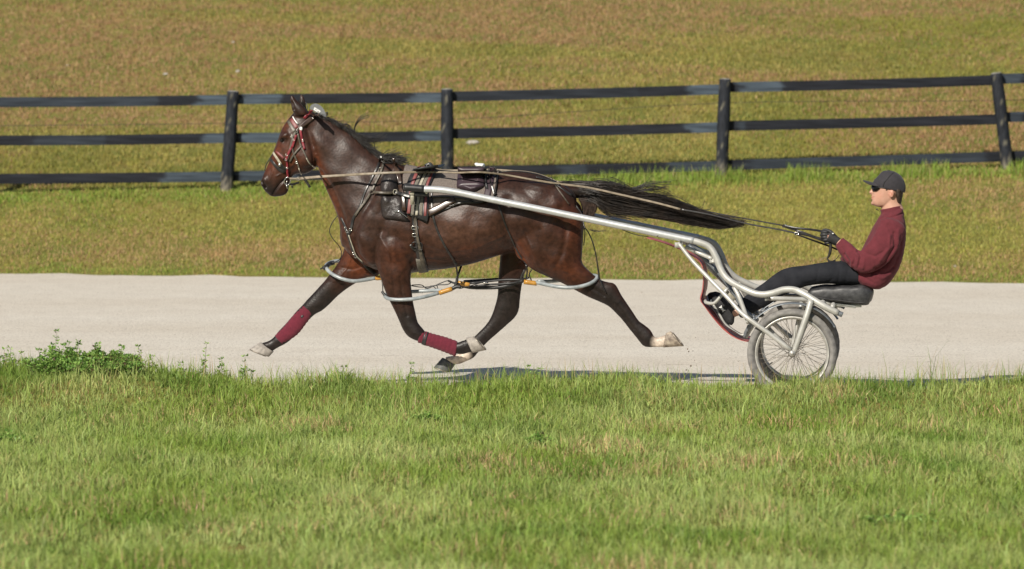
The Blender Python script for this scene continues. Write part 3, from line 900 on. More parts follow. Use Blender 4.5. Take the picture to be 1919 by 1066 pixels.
# hooves
def hoof(cor, sole, v, m, w=.05):
    x1, y1, x2, y2 = cor; a1, b1, a2, b2 = sole
    st = [(x1, y1, x2, y2, w * .74), ((x1 * .5 + a1 * .5), (y1 * .5 + b1 * .5), (x2 * .5 + a2 * .5), (y2 * .5 + b2 * .5), w * .88), (a1, b1, a2, b2, w)]
    o = mk('hoof', loft(st, v, dome=(0, 0), seg=28, sub=4), m, horse)
    # iron shoe rim under the sole
    c1 = P(a1, b1, v); c2 = P(a2, b2, v); c = (c1 + c2) / 2; ax = (c1 - c2) / 2
    th = np.linspace(-2.5, 2.5, 22)
    pts = [c + ax * math.cos(t) * .92 + NV * w * math.sin(t) * .92 for t in th]
    mk('horseshoe', tube(pts, .006, seg=6, sub=1), M['spoke'], o)
    return o
hoof((488, 641, 513, 659), (467.5, 654, 504, 668.5), HV, M['hoof'])
hoof((886, 661, 873, 633), (911, 656, 888, 630), -HV, M['hoof'])
hoof((1243, 651, 1248, 624), (1281, 648.5, 1257, 620.5), -HV, M['hoofpale'])
hoof((829, 670, 853, 683), (813, 688, 843, 698), HV, M['hoofdark'])

# eyes
for s in (-1, 1):
    p = P(531, 263, 0)
    d = NV * (-s)
    hit = BVH.ray_cast(Vector(p + NV * s * 0.5), Vector(d))
    c = np.array(hit[0]) - NV * s * 0.008 if hit[0] else p + NV * s * .08
    e = [c + (BV * math.cos(t) * .018 + ZV * math.sin(t) * .013) * math.cos(f_) + NV * s * .016 * math.sin(f_) for f_ in np.linspace(-.3, 1.4, 7) for t in np.linspace(0, 2 * math.pi, 14, endpoint=False)]
    mk('eye', rings_geo([np.array(e[i * 14:(i + 1) * 14]) for i in range(7)]), M['eye'], horse)
    lid = [c + BV * math.cos(t) * .021 + ZV * math.sin(t) * .015 + NV * s * .008 for t in np.linspace(0.1, math.pi - .1, 9)]
    mk('eyelid', tube(lid, .004, seg=6), M['hair'], horse)


# hair
def hair(paths, r0, r1, seg=3):
    """paths (n, k, 3) -> thin tapered strands"""
    n, k, _ = paths.shape
    T = np.gradient(paths, axis=1); T /= np.linalg.norm(T, axis=2)[:, :, None] + 1e-9
    U = np.cross(T, np.array([0.3, 0.2, 1.0])); U /= np.linalg.norm(U, axis=2)[:, :, None] + 1e-9
    W = np.cross(T, U)
    rad = np.linspace(r0, r1, k)[None, :, None]
    th = np.linspace(0, 2 * math.pi, seg, endpoint=False)
    V = np.stack([paths + (U * math.cos(t) + W * math.sin(t)) * rad for t in th], 2)     # n,k,seg,3
    V = V.reshape(-1, 3)
    f = []
    idx = np.arange(n * k * seg).reshape(n, k, seg)
    for j in range(seg):
        j2 = (j + 1) % seg
        f.append(np.stack([idx[:, :-1, j], idx[:, :-1, j2], idx[:, 1:, j2], idx[:, 1:, j]], -1).reshape(-1, 4))
    return V, [tuple(q) for q in np.concatenate(f)]


def ipoly(poly, t):
    poly = np.asarray(poly, float)
    d = np.concatenate([[0], np.cumsum(np.linalg.norm(np.diff(poly, axis=0), axis=1))]); d /= d[-1]
    return np.stack([np.interp(t, d, poly[:, i]) for i in range(poly.shape[1])], -1)


def px_paths(paths2, vs):
    """(n,k,2) pixels and (n,k) lateral offsets -> world"""
    n, k, _ = paths2.shape
    d = FWD + (paths2[..., 0:1] - 959.5) / F * RGT + (533 - paths2[..., 1:2]) / F * UPV
    t = (np.dot(O - C0, NV) + vs) / (d @ NV)
    return C0 + d * t[..., None]


r = np.random.default_rng(21)
top = cr([(1046, 339), (1085, 340.5), (1130, 341), (1165, 347), (1195, 360), (1240, 366), (1290, 385), (1340, 404), (1396, 418)], 6)
bot = cr([(1056, 366), (1085, 371), (1112, 377), (1136, 394), (1190, 403), (1240, 410), (1300, 422), (1348, 428), (1392, 420)], 6)
n = 1900; k = 26
t0 = r.uniform(0, 0.28, n); t1 = np.clip(t0 + r.uniform(0.45, 0.85, n), 0, 1.0)
cl = r.integers(0, 60, n)
ca = r.uniform(-1, 1, 60); cv = r.uniform(-1, 1, 60)
a0 = np.clip(ca[cl] * 0.93 + r.normal(0, 0.12, n), -1.0, 1.0)
tt = t0[:, None] + (t1 - t0)[:, None] * np.linspace(0, 1, k)[None, :]
tp = ipoly(top, tt.ravel()).reshape(n, k, 2); bt = ipoly(bot, tt.ravel()).reshape(n, k, 2)
ph = r.uniform(0, 6.3, 60)[cl][:, None]
aa = a0[:, None] + 0.14 * np.sin(tt * 9 + ph) + 0.07 * np.sin(tt * 22 + ph * 2)
wild = (r.uniform(0, 1, n) < 0.05)[:, None]
aa = np.where(wild, aa * 1.22 + 0.08 * np.sin(tt * 30 + ph), np.clip(aa, -1.06, 1.06))
pp = tp * (0.5 - aa[..., None] / 2) + bt * (0.5 + aa[..., None] / 2)
fr = np.clip((np.linspace(0, 1, k) - 0.6) / 0.4, 0, 1)[None, :]
pp[..., 1] += fr * r.normal(0, 2.2, n)[:, None]
vv = (cv[cl] * 0.045 + r.normal(0, 0.015, n))[:, None] * np.clip(tt * 5, 0.4, 1.1) * np.clip(1.5 - tt, 0.5, 1)
paths = [px_paths(pp, vv)]
wisps = [([(1165, 352), (1195, 357), (1225, 352), (1255, 350)], 16, 5), ([(1175, 356), (1205, 350), (1215, 340), (1222, 330)], 7, 4), ([(1185, 360), (1220, 354), (1250, 362), (1262, 372)], 22, 6),
         ([(1180, 358), (1215, 345), (1240, 344), (1262, 343)], 10, 4), ([(1115, 345), (1140, 343), (1158, 337)], 7, 3), ([(1120, 372), (1128, 388), (1145, 398), (1175, 402)], 40, 5),
         ([(1125, 380), (1150, 396), (1185, 400), (1215, 408)], 30, 4), ([(1128, 412), (1145, 406), (1175, 408), (1200, 413)], 5, 1.5), ([(1290, 388), (1312, 390), (1320, 380), (1322, 372)], 4, 2),
         ([(1300, 392), (1325, 394), (1335, 384)], 4, 2), ([(1340, 405), (1365, 405), (1385, 398)], 9, 5), ([(1330, 402), (1380, 414), (1402, 418)], 25, 6), ([(1105, 430), (1118, 432), (1135, 430)], 5, 2),
         ([(1340, 412), (1375, 420), (1398, 408)], 10, 4), ([(1190, 360), (1240, 352), (1258, 340)], 4, 3)]
for poly, m, sd in wisps:
    q = ipoly(cr(poly, 5), np.linspace(0, 1, k))[None].repeat(m, 0)
    q = q + r.normal(0, sd, (m, 1, 2)) * np.linspace(0.3, 1, k)[None, :, None] + 1.2 * np.sin(np.linspace(0, 7, k)[None, :, None] + r.uniform(0, 6, (m, 1, 2)))
    paths.append(px_paths(q, r.normal(0, .03, (m, 1)) * np.ones((1, k))))
tail = mk('tail', hair(np.concatenate(paths), .0022, .0007), M['tailhair'], horse)
# short tied bundle hanging under the dock
m = 420
q0 = np.stack([r.uniform(1084, 1120, m), r.uniform(366, 374, m)], -1)
q1 = np.stack([1093 + (q0[:, 0] - 1084) * 0.5 + r.normal(0, 2, m), r.uniform(398, 408, m)], -1)
tq = np.linspace(0, 1, 12)[None, :, None]
q = q0[:, None] * (1 - tq) + q1[:, None] * tq + np.array([2.5, 0]) * np.sin(tq * math.pi)
mk('tail_underhair', hair(px_paths(q, r.uniform(-.03, .03, (m, 1)) * np.ones((1, 12))), .0022, .0012), mat('brown_underhair', (0.035, 0.02, 0.014), rough=0.6, col2=(0.07, 0.042, 0.03), scale=40), horse)

# mane: short along the crest, flying at the base
m = 1500; k = 10
tr_ = r.uniform(0, 1, m)
crest = cr([(588, 213), (612, 222), (638, 236), (662, 254), (686, 276), (712, 295), (730, 301)], 5)
root = ipoly(crest, tr_)
ln = 8 + 14 * tr_ + r.uniform(0, 7, m)
ln = np.where(tr_ > 0.85, ln + r.uniform(0, 20, m), ln)
ang = np.radians(r.normal(28, 16, m) - 22 * (tr_ > 0.85))
dirs = np.stack([np.cos(ang), np.sin(ang)], -1)
tq = np.linspace(0, 1, k)[None, :, None]
q = root[:, None] + dirs[:, None] * ln[:, None, None] * tq + np.array([0, 1]) * (tq ** 2) * r.uniform(-4, 6, (m, 1, 1)) - np.array([0, 2.0]) * np.sin(tq * math.pi)
vs = r.normal(0, .018, (m, 1)) - 0.035 * tq[..., 0] * (r.uniform(0, 1, (m, 1)))
paths = [px_paths(q, vs)]
lp = 26
for poly, mm, sd in (([(664, 252), (666, 236), (676, 222), (692, 216)], 14, 2.5), ([(672, 258), (690, 262), (708, 262), (722, 252)], 26, 5), ([(640, 238), (648, 232), (655, 236), (662, 250)], 8, 1.5),
                     ([(705, 290), (728, 294), (748, 299), (760, 298)], 90, 3.0), ([(710, 296), (735, 300), (755, 300)], 60, 2.5), ([(702, 284), (702, 272), (701, 266)], 4, 1), ([(668, 255), (684, 258), (700, 258), (712, 256)], 20, 4)):
    q = ipoly(cr(poly, 5), np.linspace(0, 1, k))[None].repeat(mm, 0) + r.normal(0, sd, (mm, 1, 2)) * np.linspace(0.3, 1, k)[None, :, None]
    paths.append(px_paths(q, r.normal(0, .015, (mm, 1)) * np.ones((1, k))))
mk('mane', hair(np.concatenate(paths), .0022, .0007), M['hair'], horse)
# forelock and tuft beside the ears
m = 120
q = ipoly([(572, 208), (566, 200), (562, 192)], np.linspace(0, 1, 8))[None].repeat(m, 0) + r.normal(0, 3.5, (m, 1, 2)) * np.linspace(.4, 1, 8)[None, :, None]
mk('forelock', hair(px_paths(q, r.normal(0, .03, (m, 1)) * np.ones((1, 8))), .002, .0008), M['hair'], horse)

# leg wraps
def wrap(st, v, band):
    g = loft(st, v, sub=10, seg=28, dome=(0.15, 0.15))
    vv_, ff_ = g
    ax = (P(st[-1][0], st[-1][1], v) + P(st[-1][2], st[-1][3], v)) / 2 - (P(st[0][0], st[0][1], v) + P(st[0][2], st[0][3], v)) / 2
    L_ = np.linalg.norm(ax); ax /= L_
    c0 = (P(st[0][0], st[0][1], v) + P(st[0][2], st[0][3], v)) / 2
    k_ = (vv_ - c0) @ ax
    lat_ = (vv_ - c0) @ NV
    rr = vv_ - (c0 + np.outer(k_, ax))
    rr /= np.linalg.norm(rr, axis=1)[:, None] + 1e-6
    vv_ = vv_ + rr * (0.0022 * np.sin(k_ * 190 + lat_ * 25) * (np.linalg.norm(rr, axis=1) > .5))[:, None]
    o = mk('leg_wrap', (vv_, ff_), M['wrap'], horse)
    mk('fastener', loft(band, v, sub=3, seg=24, dome=(0.02, 0.02)), M['rubber'], o)
wrap([(783, 641.5, 790, 618, .036), (800, 648, 808, 624, .036), (828, 658, 834, 631, .037), (853, 668, 857, 639, .038)], -HV, [(790, 645, 797, 620.5, .0375), (797, 648, 804, 622.5, .0380)])
wrap([(568, 571.5, 588, 588, .040), (550, 590, 574, 606, .037), (533, 610, 557, 627, .037), (515.5, 628, 531, 645, .037)], HV, [(569, 588, 571, 594, .041), (562, 588, 569, 600, .042)])

# ------------------------------------------------------------------ harness helpers
CV = Vector(C0)


def hit(px, py, off=0.003, v=-0.25):
    d = Vector(ray(px, py)).normalized()
    h = BVH.ray_cast(CV, d)
    if h[0] is None:
        return P(px, py, v), -NV
    nn = np.array(h[1])
    if nn @ np.array(d) > 0: nn = -nn
    od = nn - 1.4 * np.array(d); od /= np.linalg.norm(od)
    return np.array(h[0]) + od * off, nn


def ribbon(pts, nrms, w, th=0.004, closed=False, smooth_n=3):
    """flat strap: pts, outward normals, width per point"""
    pts = np.asarray(pts, float); nr = np.asarray(nrms, float)
    n = len(pts)
    for _ in range(smooth_n):
        if closed: nr = (np.roll(nr, 1, 0) + nr * 2 + np.roll(nr, -1, 0)); pts = (np.roll(pts, 1, 0) + pts * 6 + np.roll(pts, -1, 0)) / 8
        else:
            e = np.concatenate([nr[:1], nr, nr[-1:]]); nr = e[:-2] + 2 * e[1:-1] + e[2:]
        nr /= np.linalg.norm(nr, axis=1)[:, None]
    T = (np.roll(pts, -1, 0) - np.roll(pts, 1, 0)) if closed else np.gradient(pts, axis=0)
    T /= np.linalg.norm(T, axis=1)[:, None] + 1e-9
    B = np.cross(T, nr); B /= np.linalg.norm(B, axis=1)[:, None] + 1e-9
    nr = np.cross(B, T)
    ww = np.full(n, w) if np.isscalar(w) else np.interp(np.linspace(0, 1, n), np.linspace(0, 1, len(w)), w)
    prof = [(-1, 0), (-.96, .8), (-.5, 1.0), (.5, 1.0), (.96, .8), (1, 0), (.6, -.5), (-.6, -.5)]
    R = [np.array([pts[i] + B[i] * a * ww[i] / 2 + nr[i] * b * th for a, b in prof]) for i in range(n)]
    if closed:
        k = len(prof); v = np.concatenate(R); f = []
        for i in range(n):
            for j in range(k):
                i2 = (i + 1) % n
                f.append((i * k + j, i * k + (j + 1) % k, i2 * k + (j + 1) % k, i2 * k + j))
        return orient((v, f))
    return rings_geo(R)


def mir(geo):
    v, f = geo
    v = np.asarray(v)
    v2 = v - np.outer((v - O) @ NV, NV) * 2
    return v2, [tuple(reversed(q)) for q in f]


def strap(poly, w, m, parent, name='strap', off=0.003, th=0.004, mirror=False, v=-0.25, free=False, step=3.0, label=None):
    """leather strap following the horse's surface along photo pixels; w in photo px"""
    q = cr(poly, 6)
    L_ = np.linalg.norm(np.diff(q[:, :2], axis=0), axis=1).sum()
    q = ipoly(q, np.linspace(0, 1, max(4, int(L_ / step))))
    pts, nr = [], []
    for a in q:
        vv_ = a[2] if len(a) > 2 else v
        if free: p, n_ = P(a[0], a[1], vv_), -NV
        else: p, n_ = hit(a[0], a[1], off, vv_)
        pts.append(p); nr.append(n_)
    pts = np.array(pts)
    if len(pts) > 4 and not free:
        for _ in range(2): pts[1:-1] = (pts[:-2] + 2 * pts[1:-1] + pts[2:]) / 4
    ww = np.asarray(w, float) * M_PX
    g = ribbon(pts, nr, ww if ww.ndim else float(ww), th)
    o = mk(name, g, m, parent)
    if mirror: mk(name, mir(g), m, parent)
    if label: o['label'] = label
    return o


def ringcast(tx, ty, bx, by, a0=-180, a1=180, n=60, off=0.004):
    """points round the trunk in the slanted plane through two pixels"""
    t = P(tx, ty, 0); b = P(bx, by, 0); c = (t + b) / 2; u = (t - b); hl = np.linalg.norm(u) / 2; u /= hl * 2
    pts, nr = [], []
    for a in np.linspace(a0, a1, n):
        d = u * math.cos(math.radians(a)) - NV * math.sin(math.radians(a))
        h = BVH.ray_cast(Vector(c + d * (hl + .04)), Vector(-d))
        if h[0] is None: continue
        nn = np.array(h[1])
        if nn @ d < 0: nn = -nn
        pts.append(np.array(h[0]) + nn * off); nr.append(nn)
    return np.array(pts), np.array(nr)


def rect_ring(px, py, rx, ry, m, parent, v=None, ang=0, r=0.0025, name='buckle', off=.008, n=18, power=4):
    if v is None:
        c, nn = hit(px, py, off)
    else:
        c = P(px, py, v)
    ca, sa = math.cos(math.radians(ang)), math.sin(math.radians(ang))
    ex = (BV * ca - ZV * sa) * rx * M_PX; ey = (BV * sa + ZV * ca) * ry * M_PX
    th = np.linspace(0, 2 * math.pi, n, endpoint=False)
    pts = [c + ex * np.sign(math.cos(t)) * abs(math.cos(t)) ** (2 / power) + ey * np.sign(math.sin(t)) * abs(math.sin(t)) ** (2 / power) for t in th]
    return mk(name, tube(pts, r, seg=6, sub=1, closed=True), m, parent)


def patchgrid(rows, m, parent, name, bulge=0.01, off=0.004, nx=14, mirror=False, wr=0.0, label=None):
    """puffy panel lying on the horse: rows of (py_left, xl, xr, py_right)"""
    q = cr([(a, b, c, d) for a, b, c, d in rows], 5)
    V = []; ny = len(q)
    rs = np.random.RandomState(int(rows[0][1]))
    for j, (yl, xl, xr, yr) in enumerate(q):
        for i in range(nx + 1):
            k = i / nx
            p, nn = hit(xl + (xr - xl) * k, yl + (yr - yl) * k, 0)
            e = min(k, 1 - k, (j / (ny - 1)), 1 - j / (ny - 1)) * 2
            s = off + bulge * (1 - (1 - min(e * 2.2, 1)) ** 2) + wr * math.sin(k * 17 + j * .9) * min(e * 3, 1) + wr * .7 * math.sin(k * 7 - j * 1.7 + 1) * min(e * 3, 1)
            V.append((p, nn, s))
    top_ = np.array([p + nn * s for p, nn, s in V]); bo = np.array([p - nn * 0.004 for p, nn, s in V])
    # smooth the outer face
    T_ = top_.reshape(ny, nx + 1, 3)
    for _ in range(2):
        T_[1:-1, 1:-1] = (T_[:-2, 1:-1] + T_[2:, 1:-1] + T_[1:-1, :-2] + T_[1:-1, 2:] + 2 * T_[1:-1, 1:-1]) / 6
    top_ = T_.reshape(-1, 3)
    v = np.concatenate([top_, bo]); N_ = len(top_); f = []
    w_ = nx + 1
    for j in range(ny - 1):
        for i in range(nx):
            a = j * w_ + i
            f.append((a, a + 1, a + w_ + 1, a + w_)); f.append((a + N_, a + w_ + N_, a + w_ + 1 + N_, a + 1 + N_))
    rim_ = [i for i in range(w_)] + [j * w_ + nx for j in range(1, ny)] + [(ny - 1) * w_ + i for i in range(nx - 1, -1, -1)] + [j * w_ for j in range(ny - 2, 0, -1)]
    for a, b in zip(rim_, rim_[1:] + rim_[:1]): f.append((a, a + N_, b + N_, b))
    g = orient((v, f))
    if mirror:
        gg = G(); gg.add(g); gg.add(mir(g)); g = gg.get()
    o = mk(name, g, m, parent)
    if label: o['label'] = label
    return o


# ------------------------------------------------------------------ bridle
bridle = thing('bridle', P(560, 290, 0), 'black and maroon racing bridle with white trim on the horse\'s head', 'bridle')
S = lambda *a, **k: strap(*a, **k)
S([(598, 213), (588, 219), (574, 229), (563, 238), (555, 247)], (8, 9, 6), M['brownleather'], bridle, 'crown_strap', off=.006, mirror=True)
S([(584, 207), (577, 214), (570, 222)], 6, M['maroon'], bridle, 'crown_strap', off=.010)
S([(541, 226), (546, 238), (553, 247)], 7, M['strap'], bridle, 'brow_band', off=.004, mirror=True)
S([(546, 223), (551, 232), (557, 240)], 7, M['pink'], bridle, 'brow_band', off=.009, mirror=True)
S([(549.5, 219), (554, 228), (558, 232)], 2, M['white'], bridle, 'piping', off=.012, mirror=True)
S([(554, 247), (549, 258), (545, 275), (541, 290), (537, 303)], 5, M['strap'], bridle, 'cheek_strap', off=.005, mirror=True)
S([(555, 253), (551, 265), (547, 277)], 4.5, M['maroon'], bridle, 'cheek_strap', off=.011, mirror=True)
S([(546, 277), (541, 287), (537, 295), (537, 302)], 4.5, M['maroon'], bridle, 'cheek_strap', off=.010)
S([(537, 300), (539, 312), (538, 322), (540, 333)], 4, M['maroon'], bridle, 'cheek_strap', off=.008, mirror=True)
S([(563, 244), (566, 262), (571, 280)], 4.5, M['maroon'], bridle, 'throat_strap', off=.009, mirror=True)
S([(558, 250), (562, 268), (571, 288), (579, 304), (590, 315)], 3.2, M['strap'], bridle, 'throat_strap', off=.005, mirror=True)
S([(574, 296), (580, 307), (591, 315)], 1.6, M['cream'], bridle, 'throat_strap', off=.009)
S([(548, 268), (549, 285), (556, 300), (561, 316), (565, 327)], 3.2, M['strap'], bridle, 'jaw_strap', off=.006)
S([(560, 314), (565, 327)], 2, M['cream'], bridle, 'strap_keeper', off=.011)
S([(566, 273), (558, 281), (549, 292), (543, 303)], 3.5, M['strap'], bridle, 'jaw_strap', off=.008)
S([(513, 286), (520, 297), (527, 308)], 4.8, M['cream'], bridle, 'nose_band', off=.010, mirror=True)
S([(518, 284), (526, 291), (532, 297)], 3.6, M['pink'], bridle, 'nose_band', off=.008, mirror=True)
S([(508, 299), (516, 310), (525, 319), (534, 322)], 6, M['leather'], bridle, 'nose_band', off=.004, mirror=True)
S([(524, 308), (532, 316), (540, 320)], 8, M['leather'], bridle, 'nose_band', off=.007)
ov = [(572, 207), (560, 206), (549, 215), (538, 232), (534, 239), (521.5, 265), (513.5, 285), (506.5, 297), (499.5, 309), (496.5, 320)]
mk('overcheck', tube([P(a, b, -.012) for a, b in [(x_ - 0.6, y_ - 0.4) for x_, y_ in ov]], .0042, seg=7), M['rubber'], bridle)
rect_ring(538, 339, 6, 7.5, M['chrome'], bridle, ang=10, r=.004, name='bit_ring', off=.014, power=2)
rect_ring(538, 339, 6, 7.5, M['chrome'], bridle, v=.06, ang=10, r=.004, name='bit_ring', power=2)
mk('bit_shank', tube([hit(536.5, 341, .014)[0], P(537, 347, -.075), P(538.5, 353, -.075)], (.004, .005, .0045), seg=8), M['chrome'], bridle)
mk('bit', tube([P(538, 339, -.065), P(537, 341, 0), P(538, 339, .065)], .006, seg=8), M['chrome'], bridle)
S([(567, 332, .04), (574, 340, .04), (581, 351, .04)], 5, M['leather'], bridle, 'strap_end', free=True)
S([(547, 346, 0), (548, 352, 0)], 3, M['leather'], bridle, 'strap_end', free=True)
S([(541, 345, -.05), (549, 345, -.03), (560, 342, 0)], 4, M['leather'], bridle, 'chin_strap', free=True)
for x_, y_, a_ in ((556, 247, 0), (547, 257, 0), (550, 262, 0), (567, 263, -10), (537, 290, 0), (536, 299, 0), (555, 304, -20), (538, 314, 0), (548, 255, 0)):
    rect_ring(x_, y_, 2.0, 1.6, M['chrome'], bridle, ang=a_, r=.0022, off=.014)
c, nn = hit(564, 241, .012)
mk('rosette', ell(564, 241, float((c - O) @ NV), 3.0, 4.0, .006), M['white'], bridle)
c, nn = hit(524, 309, .012)
mk('rosette', ell(524, 309, float((c - O) @ NV), 2.8, 3.2, .006), M['chrome'], bridle)
# head number disc
pl = [(580, 203), (583, 197), (589, 194), (596, 195), (603, 200), (608, 207), (610.5, 214), (611, 220), (603, 218), (594, 212), (586, 207)]
def slab(pp, v, th, m, name, parent):
    """thin plate with the traced outline, standing in the side plane"""
    q = cr(pp + pp[:1], 3)[:-1]
    R = [np.array([P(a, b, v + o_) for a, b in q]) for o_ in (th / 2, -th / 2)]
    k = len(q); vv_ = np.concatenate(R)
    f = [(j, (j + 1) % k, k + (j + 1) % k, k + j) for j in range(k)] + [tuple(range(k)), tuple(reversed(range(k, 2 * k)))]
    return mk(name, orient((vv_, f)), m, parent, smooth=False)
plate = slab(pl, -.02, .006, M['plate'], 'number_plate', bridle)
def quad_slab(c4, v, th, m, name, parent):
    R = np.array([P(a, b, v) for a, b in c4] + [P(a, b, v - th) for a, b in c4])
    f = [(0, 1, 2, 3), (7, 6, 5, 4), (0, 4, 5, 1), (1, 5, 6, 2), (2, 6, 7, 3), (3, 7, 4, 0)]
    return mk(name, orient((R, f)), m, parent, smooth=False)
lab = quad_slab([(589.5, 200.5), (601, 208), (598.5, 212.5), (587.5, 205.5)], -.0235, .002, M['white'], 'sticker', plate)
mk('sticker_print', G().add(ptube([(590, 203), (592, 206), (594, 205.5)], .0016, v=-.027, seg=5)).add(ptube([(594, 209), (596.5, 208.5), (598, 210)], .0016, v=-.027, seg=5)).add(ptube([(592, 203.3), (595, 205.6), (597.5, 207)], .0008, v=-.027, seg=5)).get(), M['rubber'], plate)
mk('plate_clip', G().add(ptube([(579, 206, -.02), (590, 212, -.02), (602, 219, -.02), (612, 222, -.02)], .005)).add(ptube([(571, 209, -.03), (576, 204, -.03), (575, 196, -.02), (572, 191, -.01)], .003)).get(), M['rubber'], bridle)
mk('poll_strap', ptube([(611, 221, -.01), (622, 228, -.01), (634, 234, -.01), (645, 240, 0)], .004), M['rubber'], bridle)
for x_, y_ in ((619, 224.5), (624, 228), (629, 231)):
    mk('stud', ell(x_, y_, -.014, 1.3, 1.3, .005), M['chrome'], bridle)

# ------------------------------------------------------------------ harness
harness = thing('harness', P(800, 330, 0), 'black driving harness with grey pad, girth and breast straps on the horse\'s back', 'harness')
# saddle cloth: columns from the lower edge on the near side over the back
cols = [(746, 360), (758, 386), (772, 402), (800, 403), (825, 395), (850, 386), (880, 380), (905, 380), (925, 372), (934, 362)]
cols = cr(cols, 5)
NJ = 22; Vt = []; 
for cx_, yb in cols:
    pts, nr = ringcast(cx_ + 3, 318, cx_, 500, 0, 125, 90, 0)
    if len(pts) == 0: continue
    py_ = pix(pts)[:, 1]
    idx = np.where(py_ > yb)[0]
    e = idx[0] if len(idx) else len(pts) - 1
    s_ = np.linspace(0, max(e, 2), NJ)
    base_ = np.stack([np.interp(s_, np.arange(len(pts)), pts[:, k]) for k in range(3)], -1)
    bn_ = np.stack([np.interp(s_, np.arange(len(pts)), nr[:, k]) for k in range(3)], -1)
    Vt.append(base_ + bn_ * .014)
Vt = np.array(Vt)
for _ in range(3): Vt[1:-1] = (Vt[:-2] + 2 * Vt[1:-1] + Vt[2:]) / 4
full = np.concatenate([Vt[:, ::-1], (Vt - ((Vt - O) @ NV)[..., None] * NV * 2)[:, 1:]], 1)
nc, nr_ = full.shape[:2]
cen_ = P(840, 410, 0)
inn = full + (cen_ - full) / np.linalg.norm(cen_ - full, axis=-1)[..., None] * .012
v = np.concatenate([full.reshape(-1, 3), inn.reshape(-1, 3)]); N_ = nc * nr_; f = []
for i in range(nc - 1):
    for j in range(nr_ - 1):
        a = i * nr_ + j
        f.append((a, a + 1, a + nr_ + 1, a + nr_)); f.append((a + N_, a + nr_ + N_, a + nr_ + 1 + N_, a + 1 + N_))
bd = [j for j in range(nr_)] + [i * nr_ + nr_ - 1 for i in range(1, nc)] + [(nc - 1) * nr_ + j for j in range(nr_ - 2, -1, -1)] + [i * nr_ for i in range(nc - 2, 0, -1)]
for a, b in zip(bd, bd[1:] + bd[:1]): f.append((a, a + N_, b + N_, b))
cloth = mk('saddle_cloth', orient((v, f)), M['cloth'], harness)
edge_pts = [full[i, 0] + (full[i, 0] - cen_) / np.linalg.norm(full[i, 0] - cen_) * .002 for i in range(nc)]
mk('edging', tube(edge_pts, .006, seg=6, sub=1), M['leather'], cloth)
mk('edging', mir(tube(edge_pts, .006, seg=6, sub=1)), M['leather'], cloth)
mk('edging', tube(full[0], .005, seg=6, sub=1), M['leather'], cloth)

# from here straps must lie over the cloth as well: add it to the ray target
_bv = np.concatenate([bv, v]); _bf = list(bf) + [tuple(i + len(bv) for i in q) for q in f]
BVH_BODY = BVH
BVH = BVHTree.FromPolygons([Vector(q) for q in _bv], _bf)

# purple-brown end strap and side flaps
S([(921, 313), (920, 335), (916, 352), (912, 370)], 13, M['bag'], harness, 'cloth_end_panel', off=.006)
S([(929, 314), (931, 340), (926, 366)], 3, M['leather'], harness, 'strap', off=.009)
S([(803, 399), (820, 391), (838, 381), (853, 373)], (14, 13, 12), M['brownleather'], harness, 'side_flap', off=.008, th=.008, mirror=True)
S([(802, 404), (822, 397), (842, 389), (862, 380), (888, 378)], 3.2, M['leather'], harness, 'strap', off=.010)
S([(808, 369), (835, 368), (862, 370), (884, 374)], 5, M['leather'], harness, 'strap', off=.008)  # dark band standing in for the shaft's shade on the cloth
# saddle: striped pads each side
def panel(x0, x1, x2, w, m, nm, off=.014, th=.008, y0=311, y1=350, y2=405, mirror=True):
    return strap([(x0, y0), (x1, y1), ((x1 + x2) / 2, (y1 + y2) / 2), (x2, y2)], w, m, harness, nm, off=off, th=th, mirror=mirror)
saddle_pad = panel(799, 783, 783, 46, M['rubber'], 'saddle_pad', off=.008, th=.010, y0=314, y2=408)
panel(786, 772, 766, 6.5, M['pink'], 'saddle_stripe', off=.022, th=.003, y0=312, y2=400)
panel(795, 779, 773, 6, M['webbing'], 'saddle_stripe', off=.022, th=.003, y0=314, y2=403)
panel(801, 787, 781, 5, M['cream'], 'saddle_stripe', off=.022, th=.003, y0=318, y2=403)
panel(807, 793, 789, 6, M['webbing'], 'saddle_stripe', off=.022, th=.003, y0=322, y2=405)
panel(812, 800, 797, 5, M['pink'], 'saddle_stripe', off=.022, th=.003, y0=320, y2=406)
# terrets and back hook
for v_ in (-.09, .09):
    rect_ring(803, 312, 4, 5, M['chrome'], harness, v=v_, r=.0035, name='terret', power=2)
    rect_ring(800, 326, 3, 5, M['cream'], harness, v=v_ * 1.6, ang=50, r=.003, name='terret', power=2)
mk('saddle_tree', G().add(ptube([(784, 322, -.12), (798, 313, -.05), (803, 308, 0), (800, 313, .05), (786, 322, .12)], .010, flat=.5)).add(ptube([(796, 310, 0), (806, 306, 0), (812, 314, 0), (818, 320, 0)], .009)).get(), M['rubber'], harness)
# girth
p_, n_ = ringcast(783, 318, 794, 508, -180, 180, 90, .006)
S([(774, 384), (777, 410), (779, 430), (783, 455), (788, 480), (795, 507)], (12, 12, 13, 14, 16, 18), M['leather'], harness, 'girth', off=.006, th=.006)
S([(776, 384), (779, 410), (781, 430), (785, 455), (790, 482), (796, 507)], (6, 6, 6, 7, 9), M['strap'], harness, 'girth', off=.013, th=.004)
gi = [i for i in range(len(p_)) if (p_[i] - O) @ NV > -.19 and p_[i][2] < P(790, 470, 0)[2]]
gp, gn = p_[gi], n_[gi]
order = np.argsort([(a - O) @ NV for a in gp])
mk('girth', ribbon(gp[order], gn[order], .07, .006), M['webbing'], harness)
far_g = [i for i in range(len(p_)) if (p_[i] - O) @ NV > .1]
order = np.argsort([a[2] for a in p_[far_g]])
mk('girth', ribbon(p_[far_g][order], n_[far_g][order], .05, .006), M['webbing'], harness)
